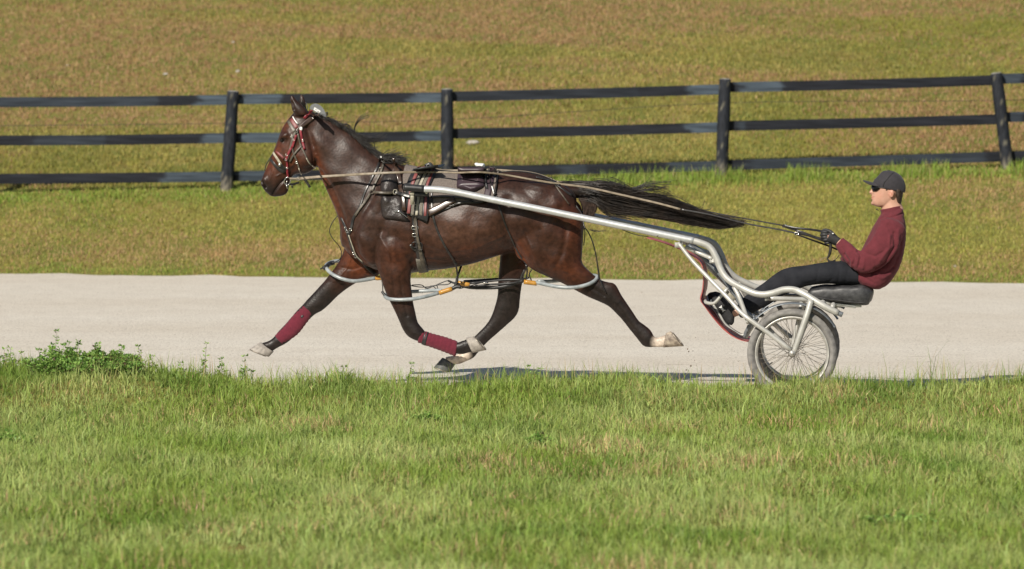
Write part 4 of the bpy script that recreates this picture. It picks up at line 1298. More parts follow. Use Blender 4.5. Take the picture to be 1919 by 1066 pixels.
for x_, y_, rx, ry in ((778, 427, 6.5, 3), (779.5, 440, 6, 3), (781, 458, 8, 5), (776, 386, 6, 3), (787, 461, 5, 7)):
    rect_ring(x_, y_, rx, ry, M['chrome'] if ry < 5 else M['leather'], harness, r=.0035, off=.018)
S([(769, 458), (774, 466), (782, 469)], 5, M['leather'], harness, 'strap_end', off=.012)
# shoulder pad of soft leather
patchgrid([(322, 722, 742, 320), (335, 715, 745, 333), (350, 713, 750, 350), (361, 715, 752, 362), (364, 717, 753, 366)], M['leather_soft'], harness, 'shoulder_pad', bulge=.030, wr=.003)
patchgrid([(364, 716, 752, 364), (378, 713, 755, 378), (392, 714, 760, 395), (404, 716, 764, 408), (411, 722, 768, 416)], M['leather_soft'], harness, 'shoulder_pad', bulge=.040, wr=.004)
S([(737, 296), (743, 315), (748, 335), (754, 360), (757, 380), (758, 396)], (5, 9, 9, 7, 8), M['brownleather'], harness, 'neck_strap', off=.030)
mk('chain', G().add(tube([hit(740, 398, .045)[0], hit(748, 396, .05)[0], hit(754, 400, .045)[0], hit(764, 408, .04)[0]], .004, seg=6)).get(), M['chrome'], harness)
# neck / breast straps
S([(714, 293), (708, 312), (697, 334), (684, 360), (674, 388), (663, 408), (657, 432), (652, 440)], (5, 5, 4, 4, 5, 6, 5), M['leather'], harness, 'neck_strap', off=.004, mirror=True)
S([(720, 300), (714, 322), (704, 342), (697, 358)], 4.5, M['strap'], harness, 'neck_strap', off=.010)
S([(694, 362), (684, 378), (672, 394), (666, 404)], 4.5, M['strap'], harness, 'neck_strap', off=.008)
S([(701, 361), (718, 362), (738, 361)], 4.8, M['strap'], harness, 'breast_strap', off=.040)
S([(739, 361), (750, 364), (762, 368), (772, 370)], 7, M['leather'], harness, 'breast_strap', off=.045)
rect_ring(696.5, 359.5, 3.6, 3.6, M['strap'], harness, r=.004, power=2, off=.014, name='ring')
rect_ring(739.5, 361, 3.4, 4.2, M['cream'], harness, r=.0028, off=.052)
S([(705, 292), (712, 300), (722, 306), (735, 306)], 3.5, M['leather'], harness, 'strap', off=.008)
rect_ring(713, 318, 3, 3.5, M['chrome'], harness, r=.002, off=.014)
rect_ring(714, 294, 1.2, 1.2, M['white'], harness, r=.002, off=.012)
# martingale on the chest
S([(639, 408), (645, 420), (650, 432), (656, 452), (663, 474), (676, 489), (690, 503), (704, 514)], (5, 5, 6, 6, 6, 6, 7), M['leather'], harness, 'breast_strap', off=.004)
S([(654, 440), (661, 460), (668, 478), (680, 490)], 2.2, M['cream'], harness, 'breast_strap', off=.010)
for x_, y_ in ((648, 428), (651, 434), (657, 430), (663, 474), (667, 480)): rect_ring(x_, y_, 2.4, 2.0, M['chrome'], harness, r=.002, off=.011)
mk('check_cord', ptube([(633, 404, -.02), (626, 412, -.02), (619, 425, -.02), (618, 436, -.01), (625, 449, 0), (634, 459, .05), (640, 472, .08), (638, 484, .10), (630, 490, .12), (622, 492, .12)], .0035, seg=6), M['rubber'], harness)
# back strap along the topline and crupper round the tail
bs = [(812, 318), (835, 318), (860, 321), (900, 321), (935, 316), (965, 316), (1000, 322), (1025, 331), (1043, 340)]
for dv in (-.035, .01):
    pts = []
    for a, b in cr(bs, 5):
        h = BVH.ray_cast(Vector(P(a, b, 0) + NV * dv + ZV * .5), Vector((0, 0, -1)))
        pts.append(np.array(h[0]) + ZV * .006 if h[0] else P(a, b, dv))
    mk('back_strap', ribbon(pts, [ZV] * len(pts), .018, .005), M['leather'] if dv < 0 else M['rein'], harness)
S([(1004, 332), (1020, 336), (1036, 341), (1050, 347)], 5, M['leather'], harness, 'back_strap', off=.006)
S([(1040, 345), (1052, 352), (1064, 362), (1072, 366)], 4.5, M['leather'], harness, 'crupper', off=.005)
S([(1041, 348), (1054, 366), (1066, 383)], (3, 2.4, 2), M['strap'], harness, 'hip_strap', off=.004)
rect_ring(1032, 335, 3, 2.4, M['leather'], harness, r=.003, off=.01)
# vertical posts behind the bag
mk('back_post', G().add(ptube([(926, 322, -.06), (927, 312, -.06)], .007)).add(ptube([(914, 318, -.1), (917, 322, -.1)], .012)).get(), M['rubber'], harness)
S([(914, 322), (920, 345), (928, 366)], 2.2, M['leather'], harness, 'strap', off=.018)
S([(922, 350), (927, 366)], 2.2, M['white'], harness, 'strap', off=.020)
# tugs hold the shafts
SV = -0.36
tug = mk('shaft_tug', ptube([(771, 363.5, SV + .035), (802, 364, SV + .035)], .019), M['rubber'], harness)
mk('tug_bracket', box(P(772.5, 371, SV + .03), BV * .014, NV * .012, ZV * .050), M['cream'], harness)
bevel(mk('tug_bracket', box(P(772.5, 362, SV + .032), BV * .017, NV * .024, ZV * .012), M['cream'], harness), .003)
mk('tug_bolt', ptube([(799, 361, SV - .0), (799, 361, SV + .06)], .010), M['chrome'], harness)
mk('shaft_tug', mir(ptube([(771, 363.5, SV + .035), (802, 364, SV + .035)], .019)), M['rubber'], harness)

# hobble hangers: front loin strap, hip strap and tail strap
S([(809, 350), (809, 378), (811, 402), (819, 430), (833, 459), (847, 482), (854, 494)], 4.2, M['leather'], harness, 'hobble_hanger', off=.006)
S([(854, 492, -.14), (856, 505, -.12), (858, 520, -.10)], 3.5, M['leather'], harness, 'hobble_hanger', free=True)
S([(868, 490, .1), (862, 505, .05), (857, 520, -.08)], 4, M['leather'], harness, 'hobble_hanger', free=True)
S([(930, 366), (936, 390), (945, 415), (958, 445), (972, 474), (986, 496)], 3.2, M['leather'], harness, 'hobble_hanger', off=.005)
S([(986, 496, -.16), (988, 510, -.14), (985, 524, -.12)], 3.2, M['leather'], harness, 'hobble_hanger', free=True)
S([(997, 504, -.16), (992, 514, -.13), (996, 526, -.12)], 2.4, M['leather'], harness, 'hobble_hanger', free=True)
S([(984, 505, 0), (978, 516, 0), (976, 524, 0)], 4, M['leather'], harness, 'hobble_hanger', free=True)
mk('hobble_hanger', ptube([(1072, 366, -.05), (1080, 385, -.13), (1091, 402, -.15), (1095, 424, -.19), (1103, 436, -.2), (1112, 458, -.2), (1118, 485, -.19), (1122, 512, -.18), (1124, 524, -.18), (1136, 549, -.18)], (.006, .006, .006, .006, .006, .006, .006, .009, .009, .005), flat=.6, seg=8), M['leather'], harness)
mk('hobble_hanger', ptube([(1095, 424, -.10), (1096, 440, -.09), (1094, 460, -.08)], .004), M['strap'], harness)
mk('hobble_hanger', ptube([(715, 522, 0), (717, 536, -.02), (718, 548, -.07), (724, 556, -.1)], .004), M['leather'], harness)

# ------------------------------------------------------------------ saddle bag, white roll
bag = thing('saddle_bag', P(880, 360, -.26), 'dark plum vinyl saddle bag hanging over the grey pad on the horse\'s back', 'bag')
rows_ = [(313, 858, 907, 313), (330, 857.5, 907, 330), (347, 856, 907, 348), (353, 855, 908, 352), (359, 868, 905, 354), (361, 884, 900, 357)]
rows_ = [(313.5, 858, 907.5, 313.5), (325, 858, 907.5, 325), (338, 857, 908, 338), (348, 856, 908, 348), (353, 857, 905, 352)]
bagbody = patchgrid(rows_, M['bag'], bag, 'bag_body', bulge=.020, off=.014, nx=16)
patchgrid([(351, 856, 906, 350), (355, 864, 903, 353), (359, 876, 898, 355.5), (360.5, 885, 892, 359)], M['bag'], bag, 'flap', bulge=.024, off=.022)
lines = G()
for poly in ([(866, 328), (896, 328), (896, 341), (866, 341), (866, 328)],):
    pp_ = [hit(a, b, .0365)[0] for a, b in ipoly(poly, np.linspace(0, 1, 40))]
    lines.add(tube(pp_, .0012, seg=5, sub=1))
for poly, r_ in (([(877, 333), (880, 330), (884, 331), (883, 335), (877, 337), (885, 337), (892, 336)], .0022), ([(871, 330), (880, 330.5), (893, 329.5)], .0012)):
    lines.add(tube([hit(a, b, .0365)[0] for a, b in cr(poly, 4)], r_, seg=5, sub=1))
mk('stitched_emblem', lines.get(), M['bagline'], bagbody)
patchgrid([(316, 907, 912, 316), (335, 908, 912, 335), (354, 909, 916, 356)], M['rubber'], bag, 'bag_gusset', bulge=.02, off=.01, nx=5)
roll = remesh(G().add(ell(899, 309.5, -.03, 9, 4.2, .07)).add(ell(893, 307, -.03, 4, 2.6, .05)).add(ell(905, 310, -.03, 4, 4.5, .07)).get(), .006, 3)
o = mk('white_roll', (roll[0], roll[2]), M['white'], None, loc=P(899, 312, -.03))
tag(o, 'small crumpled white pad tucked behind the dark saddle bag', 'pad')

# ------------------------------------------------------------------ hobbles
def hob(name, pts, sleeve, lab_, m=None):
    t = thing(name, P(*pts[0]), lab_, 'hobble', 'plastic hobbles round the legs')
    mk('loop', ptube(pts, .0145, closed=False, seg=12), m or M['hobble'], t)
    for s in sleeve: mk('sleeve', ptube(s, .0185, seg=12), M['amber'], t)
    return t
h1 = hob('hobble', [(703, 521, .06), (684, 524.5, .03), (662, 526.5, .0), (640, 522, .0), (622, 513, .03), (612, 503, .08), (612, 496, .14), (622, 491, .2), (640, 489, .23), (662, 500, .24), (690, 512, .2), (706, 518, .12)], [[(705, 521, .06), (718, 520.5, .04)]], 'grey plastic hobble round the far foreleg, thrown forward')
mk('buckle_wrap', ptube([(606, 503, .08), (612, 499, .10), (618, 494, .17), (626, 492, .19)], .018, seg=9), M['rubber'], h1)
mk('strap_end', ptube([(600, 504, .07), (610, 499, .09)], .006), M['rubber'], h1)
h2 = hob('hobble', [(822, 549, -.10), (800, 555, -.16), (775, 560, -.2), (748, 561.5, -.2), (730, 560, -.18), (722, 556, -.12), (724, 551, -.06), (745, 548, -.01), (780, 546, .0), (815, 544, -.03), (828, 545, -.07)], [[(823, 549, -.10), (847, 541, -.09)]], 'grey plastic hobble round the near forearm, below the girth')
mk('buckle_wrap', ptube([(716, 546, -.11), (721, 553, -.12), (727, 558, -.13)], .011, seg=9), M['rubber'], h2)
mk('connector', ptube([(847, 541, -.09), (856, 537, -.09), (864, 538, -.09)], .015), M['rubber'], h2)
h3 = hob('hobble', [(1005, 529, -.12), (1025, 533.5, -.17), (1050, 538, -.21), (1075, 538.5, -.22), (1098, 534, -.21), (1113, 527, -.18), (1119, 519, -.12), (1112, 516, -.06), (1090, 518, -.02), (1060, 524, -.01), (1030, 527, -.03), (1008, 527, -.07)], [[(982, 528, -.12), (1006, 531, -.12)]], 'pale plastic hobble round the near hind leg above the hock')
h4 = hob('hobble', [(858, 533, .02), (880, 538, .05), (905, 539, .08), (935, 538, .08), (960, 533, .08), (978, 527, .12), (980, 523, .18), (960, 522, .22), (930, 524, .23), (900, 526, .2), (870, 528, .1)], [[(858, 530, .0), (880, 534, .0)]], 'black rubber covered hobble round the far hind leg below the belly', M['rubber'])
# loose straps linking the hobbles
lk = thing('hobble_strap', P(800, 538, 0), 'tangle of thin black straps joining the hobbles under the belly', 'strap')
for pp_, r_ in (([(769, 535, 0), (790, 538, 0), (812, 536, 0), (822, 532, 0), (838, 526, 0), (846, 528, 0), (838, 533, 0), (820, 534, 0), (800, 540, 0), (790, 534, 0), (772, 534, 0)], .004),
                ([(812, 537, 0), (820, 542, 0), (818, 535, 0), (806, 536, 0)], .0035), ([(791, 549, 0), (797, 542, 0), (803, 540, 0)], .004), ([(840, 526, -.02), (850, 530, -.05), (862, 532, -.08)], .008),
                ([(857, 518, -.09), (856, 528, -.09), (853, 536, -.09)], .012), ([(864, 540, -.08), (880, 536, -.05), (900, 530, .0)], .004), ([(880, 531, 0), (915, 527, .02), (950, 524, .02), (978, 524, .0), (990, 520, -.08)], .009), ([(890, 536, 0), (920, 533, .0), (955, 531, .0), (980, 526, -.05)], .008)):
    mk('strap', ptube(pp_, r_, seg=7), M['rubber'], lk)
mk('clip', ptube([(905, 529.5, -.02), (915, 530.5, -.02)], .007), M['chrome'], lk)

# ------------------------------------------------------------------ jog cart
cart = thing('jog_cart', O.copy(), 'two wheeled silver training cart with long shafts and a black seat', 'cart')
WR = 0.342; WX, WY = 1484.5, 662.0
wz = P(WX, WY, -.6)
cart.location = Vector(O)


def sym(geo):
    return G().add(geo).add(mir(geo)).get()


def cpart(name, geo, m, both=True, label=None):
    o = mk(name, geo, m, cart)
    if both: mk(name, mir(geo), m, cart)
    return o


# shafts and the arched tube running on to the rear; s-curve in plan
near_sh = [(791, 354, SV), (825, 355.5, SV), (855, 360, SV), (885, 366, SV), (930, 375.5, SV), (1000, 389.5, SV - .005), (1100, 410, SV - .01), (1200, 430.5, SV - .02), (1275, 446, SV - .02), (1300, 451, SV - .02)]
cpart('shaft', ptube(near_sh, .0265, seg=16), M['alu'])
cpart('shaft_grip', ptube([(757, 351, SV), (775, 352.2, SV), (795, 354, SV)], .0285, seg=14), M['rubber'])
arch = [(1236, 438, -.38), (1280, 447, -.38), (1310, 454, -.38), (1330, 463, -.38), (1342, 482, -.39), (1352, 507, -.40), (1366, 525, -.42), (1392, 540, -.44), (1420, 551, -.47), (1445, 550, -.50), (1468, 543, -.53), (1488, 543, -.56), (1507, 551, -.60), (1530, 565, -.63), (1550, 577, -.64), (1571, 586.5, -.64)]
cpart('frame_tube', ptube(arch, [.0255] * 4 + [.026] * 8 + [.0255] * 4, seg=14), M['frame'])
cpart('end_plug', ptube([(1570, 586, -.64), (1579, 590, -.64)], .020), M['fender'])
# lower diagonal stay shaft -> hub
cpart('stay', ptube([(1271, 455, -.40), (1297, 488, -.44), (1331, 524, -.50), (1366, 560, -.57), (1386, 583, -.62), (1404, 598, -.66), (1440, 624, -.67), (1482, 656, -.67)], [.014, .0155, .0165, .017, .017, .018, .018, .018], seg=12, sub=5), M['frame'])
cpart('fork', ptube([(1520, 562, -.645), (1512, 590, -.665), (1500, 625, -.672), (1487, 662, -.675)], [.024, .024, .023, .019], seg=14), M['frame'])
cpart('stay', ptube([(1375, 537, -.42), (1385, 556, -.45), (1394, 580, -.53), (1402, 604, -.64)], .017, seg=12), M['frame'])
# second, inner tubes from the shaft clamp to the arch bend and down to the foot bar
cpart('stay', ptube([(1284, 462, -.30), (1310, 474, -.30), (1335, 485, -.36)], .016), M['frame'])
cpart('stay', ptube([(1290, 460, -.22), (1315, 480, -.24), (1345, 510, -.26), (1368, 540, -.28), (1395, 580, -.30), (1420, 600, -.33)], .016), M['fender'])
cpart('clamp', G().add(box(P(1272, 459, -.37), BV * .03, NV * .02, ZV * .02)).add(box(P(1337, 490, -.36), BV * .03, NV * .02, ZV * .012)).get(), M['frame'])
bolts = G()
for x_, y_ in ((1232, 442), (1260, 449), (1274, 452), (1290, 455)): bolts.add(ell(x_, y_, -.405, 1.7, 1.7, .008, nu=8, nv=6))
cpart('bolt', bolts.get(), M['spoke'])
cpart('strap_cord', ptube([(1166, 430, SV), (1180, 436, SV), (1197, 441, SV), (1215, 443, SV)], .003, seg=6), M['rubber'])
# cross tubes
crossL = lambda x, y, r, m, v0=-.4, nm='cross_tube': mk(nm, tube([P(x, y, v0), P(x, y, 0), P(x, y, -v0)], r, seg=12, sub=1), m, cart)
XT = lambda px, py, v, r, m, nm='cross_tube', seg=12: mk(nm, tube([P(px, py, v), P(px, py, v) - NV * 2 * v * .5, P(px, py, v) - NV * 2 * v], r, seg=seg, sub=1), m, cart)
XT(1337, 487, -.36, .016, M['frame'])
XT(1540, 571, -.60, .022, M['frame'])
XT(1560, 575, -.60, .018, M['frame'])
XT(1404, 603, -.52, .016, M['frame'])
# axle stub bolts
cpart('axle_nut', G().add(ptube([(WX, WY, -.70), (WX, WY, -.66)], .024, seg=16)).add(ptube([(WX, WY, -.712), (WX, WY, -.69)], .013, seg=6)).get(), M['rim'])
# inner fork legs
cpart('inner_fork', ptube([(1502, 566, -.50), (1496, 600, -.53), (1487, 640, -.535), (1484.5, 660, -.535)], .016), M['frame'])
cpart('inner_fork', ptube([(1440, 615, -.53), (1465, 640, -.535), (1484.5, 660, -.535)], .015), M['frame'])
# foot stirrups: U bar with plate
def foot(v):
    g = G()
    g.add(ptube([(1364, 540, v - .10), (1350, 556, v - .11), (1338, 568, v - .10), (1324, 567, v - .06), (1322, 564, v), (1324, 567, v + .06)], .013))
    g.add(ptube([(1335, 568, v), (1350, 592, v), (1362, 610, v), (1392, 628, v), (1404, 606, v)], .009))
    o = mk('stirrup', g.get(), M['frame'], cart)
    mk('foot_plate', ribbon([P(a, b, v) for a, b in ipoly([(1334, 572), (1346, 592), (1360, 611), (1377, 621), (1392, 631)], np.linspace(0, 1, 16))], [np.array([-.5 * BV[0], -.5 * BV[1], -.4])] * 16, .11, .004), M['bag'], o)
foot(-.22); foot(.22)
mk('stirrup_brace', ptube([(1395, 632, -.30), (1400, 618, -.32), (1415, 595, -.36)], .014), M['fender'], cart)
mk('stirrup_brace', ptube([(1398, 632, -.26), (1406, 618, -.28), (1420, 598, -.30)], .014), M['frame'], cart)
mk('wear_plate', ribbon([P(1354, 539, -.30), P(1366, 552, -.30), P(1377, 562, -.30)], [-NV] * 3, .035, .006), M['cream'], cart)
# red dust curtain between the shafts
sh = [(1212, 446), (1245, 456), (1283, 472), (1306, 486), (1316, 500), (1318, 520), (1316, 545), (1312, 562), (1322, 577), (1338, 597), (1354, 615), (1372, 630), (1388, 638), (1402, 641)]
q = ipoly(cr(sh, 4), np.linspace(0, 1, 50)); V = []; NVN = 12
for a, b in q:
    for j in range(NVN + 1):
        v_ = -.24 + (.28 + .50 * math.sin(min(1, max(0, (b - 480) / 90)) * math.pi / 2)) * j / NVN
        p = P(a, b, -.24) + NV * (v_ + .24)
        V.append(p + BV * .006 * math.sin(j * 2.1 + a * .05))
V = np.array(V); T_ = V.reshape(50, NVN + 1, 3)
Tn = np.gradient(T_, axis=0); Nn = np.cross(Tn, NV); Nn /= np.linalg.norm(Nn, axis=-1)[..., None]
V2 = (T_ + Nn * .004).reshape(-1, 3); f = []; w_ = NVN + 1; N_ = len(V)
for i in range(49):
    for j in range(NVN):
        a = i * w_ + j; f.append((a, a + 1, a + w_ + 1, a + w_)); f.append((a + N_, a + w_ + N_, a + w_ + 1 + N_, a + 1 + N_))
for i in range(49):
    for j in (0, NVN):
        a = i * w_ + j; f.append((a, a + w_, a + w_ + N_, a + N_))
mk('dust_curtain', orient((np.concatenate([V, V2]), f)), M['sheet'], cart)

# wheels
def wheel(side):
    hub = P(WX, WY, -.6)
    if side > 0: hub = hub + NV * 1.2
    def circ(r, off=0, n=64): return [hub + BV * r * math.cos(t) + ZV * r * math.sin(t) + NV * off for t in np.linspace(0, 2 * math.pi, n, endpoint=False)]
    w = thing('wheel', hub, None, None); w.parent = cart; w.location = Vector(hub - origin(cart))
    for k_ in list(w.keys()): del w[k_]
    mr = .030
    # tyre with a slightly squared section and worn side ridge
    n = 72; k = 18; V = []; f = []
    for i in range(n):
        t = 2 * math.pi * i / n; d = BV * math.cos(t) + ZV * math.sin(t)
        for j in range(k):
            s = 2 * math.pi * j / k
            rr = mr * (1 + .05 * math.cos(4 * s)) + (.0022 if j in (5, 13) else 0) + (.0018 * (i % 2) if abs(math.sin(s)) < .5 and math.cos(s) > 0 else 0)
            V.append(hub + d * (WR - mr + rr * math.cos(s)) + NV * rr * math.sin(s))
    for i in range(n):
        for j in range(k):
            i2 = (i + 1) % n; j2 = (j + 1) % k
            f.append((i * k + j, i * k + j2, i2 * k + j2, i2 * k + j))
    mk('tyre', orient((np.array(V), f)), M['tyre'], w)
    # rim: two flanges and bed
    g = G()
    V = []; f = []; prof = [(.276, -.017), (.284, -.019), (.284, -.014), (.272, -.008), (.272, .008), (.284, .014), (.284, .019), (.276, .017), (.262, .009), (.262, -.009)]
    for i in range(n):
        t = 2 * math.pi * i / n; d = BV * math.cos(t) + ZV * math.sin(t)
        for r_, o_ in prof: V.append(hub + d * (r_) + NV * o_ * 1.2)
    k = len(prof)
    for i in range(n):
        for j in range(k):
            i2 = (i + 1) % n; f.append((i * k + j, i * k + (j + 1) % k, i2 * k + (j + 1) % k, i2 * k + j))
    mk('rim', orient((np.array(V), f)), M['rim'], w)
    mk('hub', G().add(tube([hub - NV * .045, hub - NV * .035, hub - NV * .02, hub + NV * .02, hub + NV * .035, hub + NV * .045], [.026, .028, .017, .017, .028, .026], seg=18, sub=2)).get(), M['spoke'], w)
    sp_ = G()
    for i in range(36):
        t = 2 * math.pi * i / 36; s = 1 if i % 2 else -1; tw = .9 * (1 if (i // 2) % 2 else -1)
        a = hub + (BV * math.cos(t + tw) + ZV * math.sin(t + tw)) * .026 + NV * s * .034
        b = hub + (BV * math.cos(t) + ZV * math.sin(t)) * .264
        sp_.add(tube([a, b], .0016, seg=5, sub=1))
    b = hub + (BV * math.cos(-2.3) + ZV * math.sin(-2.3))
    mk('spokes', sp_.get(), M['spoke'], w)
    d = BV * math.cos(-2.5) + ZV * math.sin(-2.5)
    mk('valve', tube([hub + d * .264, hub + d * .235], .004, seg=6, sub=1), M['rubber'], w)
    # fender
    V = []; f = []; n = 40; k = 7
    a0, a1 = math.radians(32), math.radians(137)
    for i in range(n + 1):
        t = a0 + (a1 - a0) * i / n; d = BV * math.cos(t) + ZV * math.sin(t)
        for j in range(k):
            u_ = (j / (k - 1) - .5) * 2
            V.append(hub + d * (.395 - .012 * u_ * u_) + NV * u_ * .045)
        for j in range(k - 1, -1, -1):
            u_ = (j / (k - 1) - .5) * 2
            V.append(hub + d * (.391 - .012 * u_ * u_) + NV * u_ * .043)
    for i in range(n):
        for j in range(2 * k):
            f.append((i * 2 * k + j, i * 2 * k + (j + 1) % (2 * k), (i + 1) * 2 * k + (j + 1) % (2 * k), (i + 1) * 2 * k + j))
    f.append(tuple(range(2 * k))); f.append(tuple(n * 2 * k + j for j in reversed(range(2 * k))))
    fo = mk('fender', orient((np.array(V), f)), M['fender'], cart)
    d = BV * math.cos(2.25) + ZV * math.sin(2.25)
    mk('fender_bracket', box(hub + d * .385, BV * .02, NV * .03, ZV * .02), M['rubber'], fo)
wheel(-1); wheel(1)

# seat
st = [(1515, 545, 1517, 556, .19), (1524, 537, 1524, 560, .21), (1545, 534.5, 1545, 563, .22), (1575, 532.5, 1575, 566, .225), (1600, 531, 1600, 569, .225), (1618, 531, 1617, 571, .22), (1629, 535, 1627, 570, .20), (1636, 541, 1630, 566, .17)]
sg = loft(st, 0, power=4.5, seg=36, dome=(.3, .3), sub=6)
cv_ = sg[0].copy(); pxs = side_px(cv_)
upm = np.clip((552 - pxs[:, 1]) / 15, 0, 1)
cv_[:, 2] += upm * (.006 * np.cos(lat(cv_) * 22) + .003 * np.sin(pxs[:, 0] * .18))
seat = mk('seat', (cv_, sg[1]), M['seat'], cart)
mk('seam', tube([P(a, b, -.225) for a, b in ((1522, 556), (1550, 560), (1575, 563), (1600, 566), (1622, 567))], .003, seg=6), M['seat'], seat)
bevel(mk('seat_bracket', G().add(box(P(1573, 569, 0), BV * .13 - ZV * .017, NV * .17, ZV * .012)).add(box(P(1600, 573, -.15), BV * .06, NV * .015, ZV * .012)).add(box(P(1562, 578, 0), BV * .03, NV * .14, ZV * .03)).get(), M['frame'], cart), .003)
cpart('seat_rail', ptube([(1440, 559, -.30), (1480, 560, -.28), (1520, 562, -.22), (1560, 570, -.16)], .018), M['frame'])
cpart('rail_clamp', box(P(1437, 558, -.40), BV * .012, NV * .08, ZV * .02), M['frame'])

# ------------------------------------------------------------------ driver
driver = thing('person', P(1590, 532, 0), 'seated driver in burgundy fleece, black cap and sunglasses leaning back and holding the reins', 'person')
LEGV = .13
SHV = .17
body_ = G()
# head
hd_ = [(1654, 331, 1680, 333, .045), (1645, 336, 1688, 338, .064), (1639, 341, 1691, 345, .072), (1634, 344, 1693, 350, .077), (1634.5, 351, 1692, 357, .077), (1635.5, 357, 1690, 363, .074), (1635, 363, 1687, 368, .070), (1634.5, 368, 1682, 374, .066), (1634.5, 374, 1675, 380, .060), (1634.5, 380, 1666, 386, .050), (1638, 384.5, 1656, 388, .036)]
body_.add(loft(hd_, 0, power=2.2, seg=28, dome=(.1, .2)))
body_.add(loft([(1634, 352, 1640, 352, .010), (1631, 357, 1638, 357.5, .013), (1628.5, 360, 1638, 361, .017), (1631, 363.5, 1638, 364, .012)], 0, seg=12))
body_.add(ell(1634, 368.4, 0, 1.7, 1.4, .022)); body_.add(ell(1634.2, 371.6, 0, 1.7, 1.5, .020)); body_.add(ell(1636.5, 380.5, 0, 4.4, 4.4, .024))
for s in (-1, 1):
    body_.add(ell(1671, 363, s * .083, 4.8, 7.6, .011, 12))
# neck and trunk
body_.add(loft([(1655, 366, 1689, 362, .058), (1652, 385, 1689, 380, .058), (1652, 400, 1694, 392, .062)], 0))
body_.add(loft([(1650, 408, 1692, 398, .08), (1648, 425, 1688, 418, .135), (1636, 452, 1688, 445, .145), (1622, 480, 1678, 485, .13), (1606, 505, 1660, 520, .135), (1600, 518, 1640, 530, .13)], 0, power=2.4, seg=28))
armN = lambda s: [(1662, 416, 1688, 426, .040, s * .15), (1654, 436, 1682, 448, .040, s * .178), (1644, 456, 1666, 472, .040, s * .20), (1633, 470, 1648, 488, .038, s * .21), (1622, 478, 1630, 500, .036, s * .207), (1612, 480, 1608, 500, .034, s * .20), (1601, 472, 1592, 488, .030, s * .187), (1588, 459, 1578, 470, .026, s * .150), (1579, 449, 1568, 460, .025, s * .122)]
for s in (-1, 1): body_.add(loft(armN(s), 0, seg=16))
legN = lambda s, k=0: [(1602, 500, 1612, 528, .060, s * .09), (1570, 497, 1572, 527, .068, s * .12), (1530, 498, 1528, 528, .072, s * .14), (1495, 504, 1498, 530, .062, s * .15), (1470, 508, 1480, 534, .055, s * .155), (1448, 522, 1462, 545, .050, s * .16), (1425, 538, 1438, 562, .048, s * .17), (1402, 556, 1412, 576, .040, s * .18), (1384, 571, 1392, 588, .034, s * .185), (1370, 580, 1377, 594, .034, s * .185)]
for s in (-1, 1): body_.add(loft(legN(s), 0, seg=16))


# hands closed round the reins
def hand(s, grow=0.0, dx=0, dy=0):
    """fist: knuckles forward, thumb on top; fingers curl inward"""
    g = G(); v0 = s * .115
    K = lambda x, y, v: P(x + dx, y + dy, v)
    inn_ = -s        # towards the midline
    # palm
    g.add(tube([K(1572, 453, v0 - s * 0), K(1563, 448, v0), K(1552, 443, v0 + s * .004)], [.027 + grow, .033 + grow, .036 + grow], seg=16, flat=.58, nrm=NV))
    for i, (ky, ln) in enumerate(((434.5, 1.0), (439.5, 1.08), (444.5, 1.02), (449.5, .85))):
        kx = 1546.5 + (0.6, 0, .6, 2.2)[i]
        r_ = (.0095, .0098, .0092, .0085)[i] + grow
        c = [K(kx + 4, ky + .4, v0), K(kx - 2.2 * ln, ky, v0 + s * .002), K(kx - 6.3 * ln, ky + .8, v0 + inn_ * .016), K(kx - 5.6 * ln, ky + 1.6, v0 + inn_ * .040), K(kx - 0.5, ky + 1.8, v0 + inn_ * .046), K(kx + 3, ky + 1.6, v0 + inn_ * .034)]
        g.add(tube(c, [r_ * 1.1, r_ * 1.1, r_ * 1.05, r_, r_ * .95, r_ * .8], seg=10))
    g.add(tube([K(1563, 441, v0 + inn_ * .018), K(1556, 434, v0 + inn_ * .028), K(1548, 431, v0 + inn_ * .032), K(1541, 431.5, v0 + inn_ * .028)], [.014 + grow, .0125 + grow, .011 + grow, .009 + grow], seg=10))
    return g.get()


OFF = {-1: (0, 0), 1: (4, 4)}
for s in (-1, 1): body_.add(hand(s, 0, *OFF[s]))
pv, pn, pf = remesh(body_.get(), .0050, smooth=3)
sp = side_px(pv); nl_ = np.abs(pn @ NV)
for poly, w, d in (([(1633, 370), (1639, 369.5)], 1.0, .003), ([(1668, 361), (1671, 366)], 1.6, .004), ([(1633, 362.5), (1637, 364)], 1.0, .003)):
    pv = pv - pn * (np.exp(-(seg_dist(sp, poly) / w) ** 2) * d)[:, None]
# soft skin colour: lips and ear a touch redder, close-cropped beard shadow none
skc = np.tile(np.array([1.0, 1.0, 1.0]), (len(pv), 1))
def sblob(cx, cy, r_, colr, a):
    global skc
    g = (np.exp(-((sp[:, 0] - cx) ** 2 + (sp[:, 1] - cy) ** 2) / r_ ** 2) * a)[:, None]; skc = skc * (1 - g) + np.array(colr) * g
sblob(1634, 370, 2.6, (.95, .6, .6), .7); sblob(1671, 363, 6, (1.05, .78, .74), .7); sblob(1648, 366, 7, (1.05, .88, .85), .5)
M['skin'] = mat('skin_tone', (0.44, 0.245, 0.175), rough=0.48, col2=(0.52, 0.30, 0.225), scale=18, attr=True, spec=0.35)
pbody = mk('body', (pv, pf), M['skin'], driver, attr=skc)
eb = G()
for s in (-1, 1): eb.add(ptube([(1636, 348, s * .03), (1641, 346.5, s * .055), (1648, 348, s * .070)], .003, seg=6))
mk('eyebrows', eb.get(), M['humanhair'], driver)
for s in (-1, 1): mk('eye', ell(1641, 353, s * .052, 2.6, 2.2, .011), M['eye'], driver)

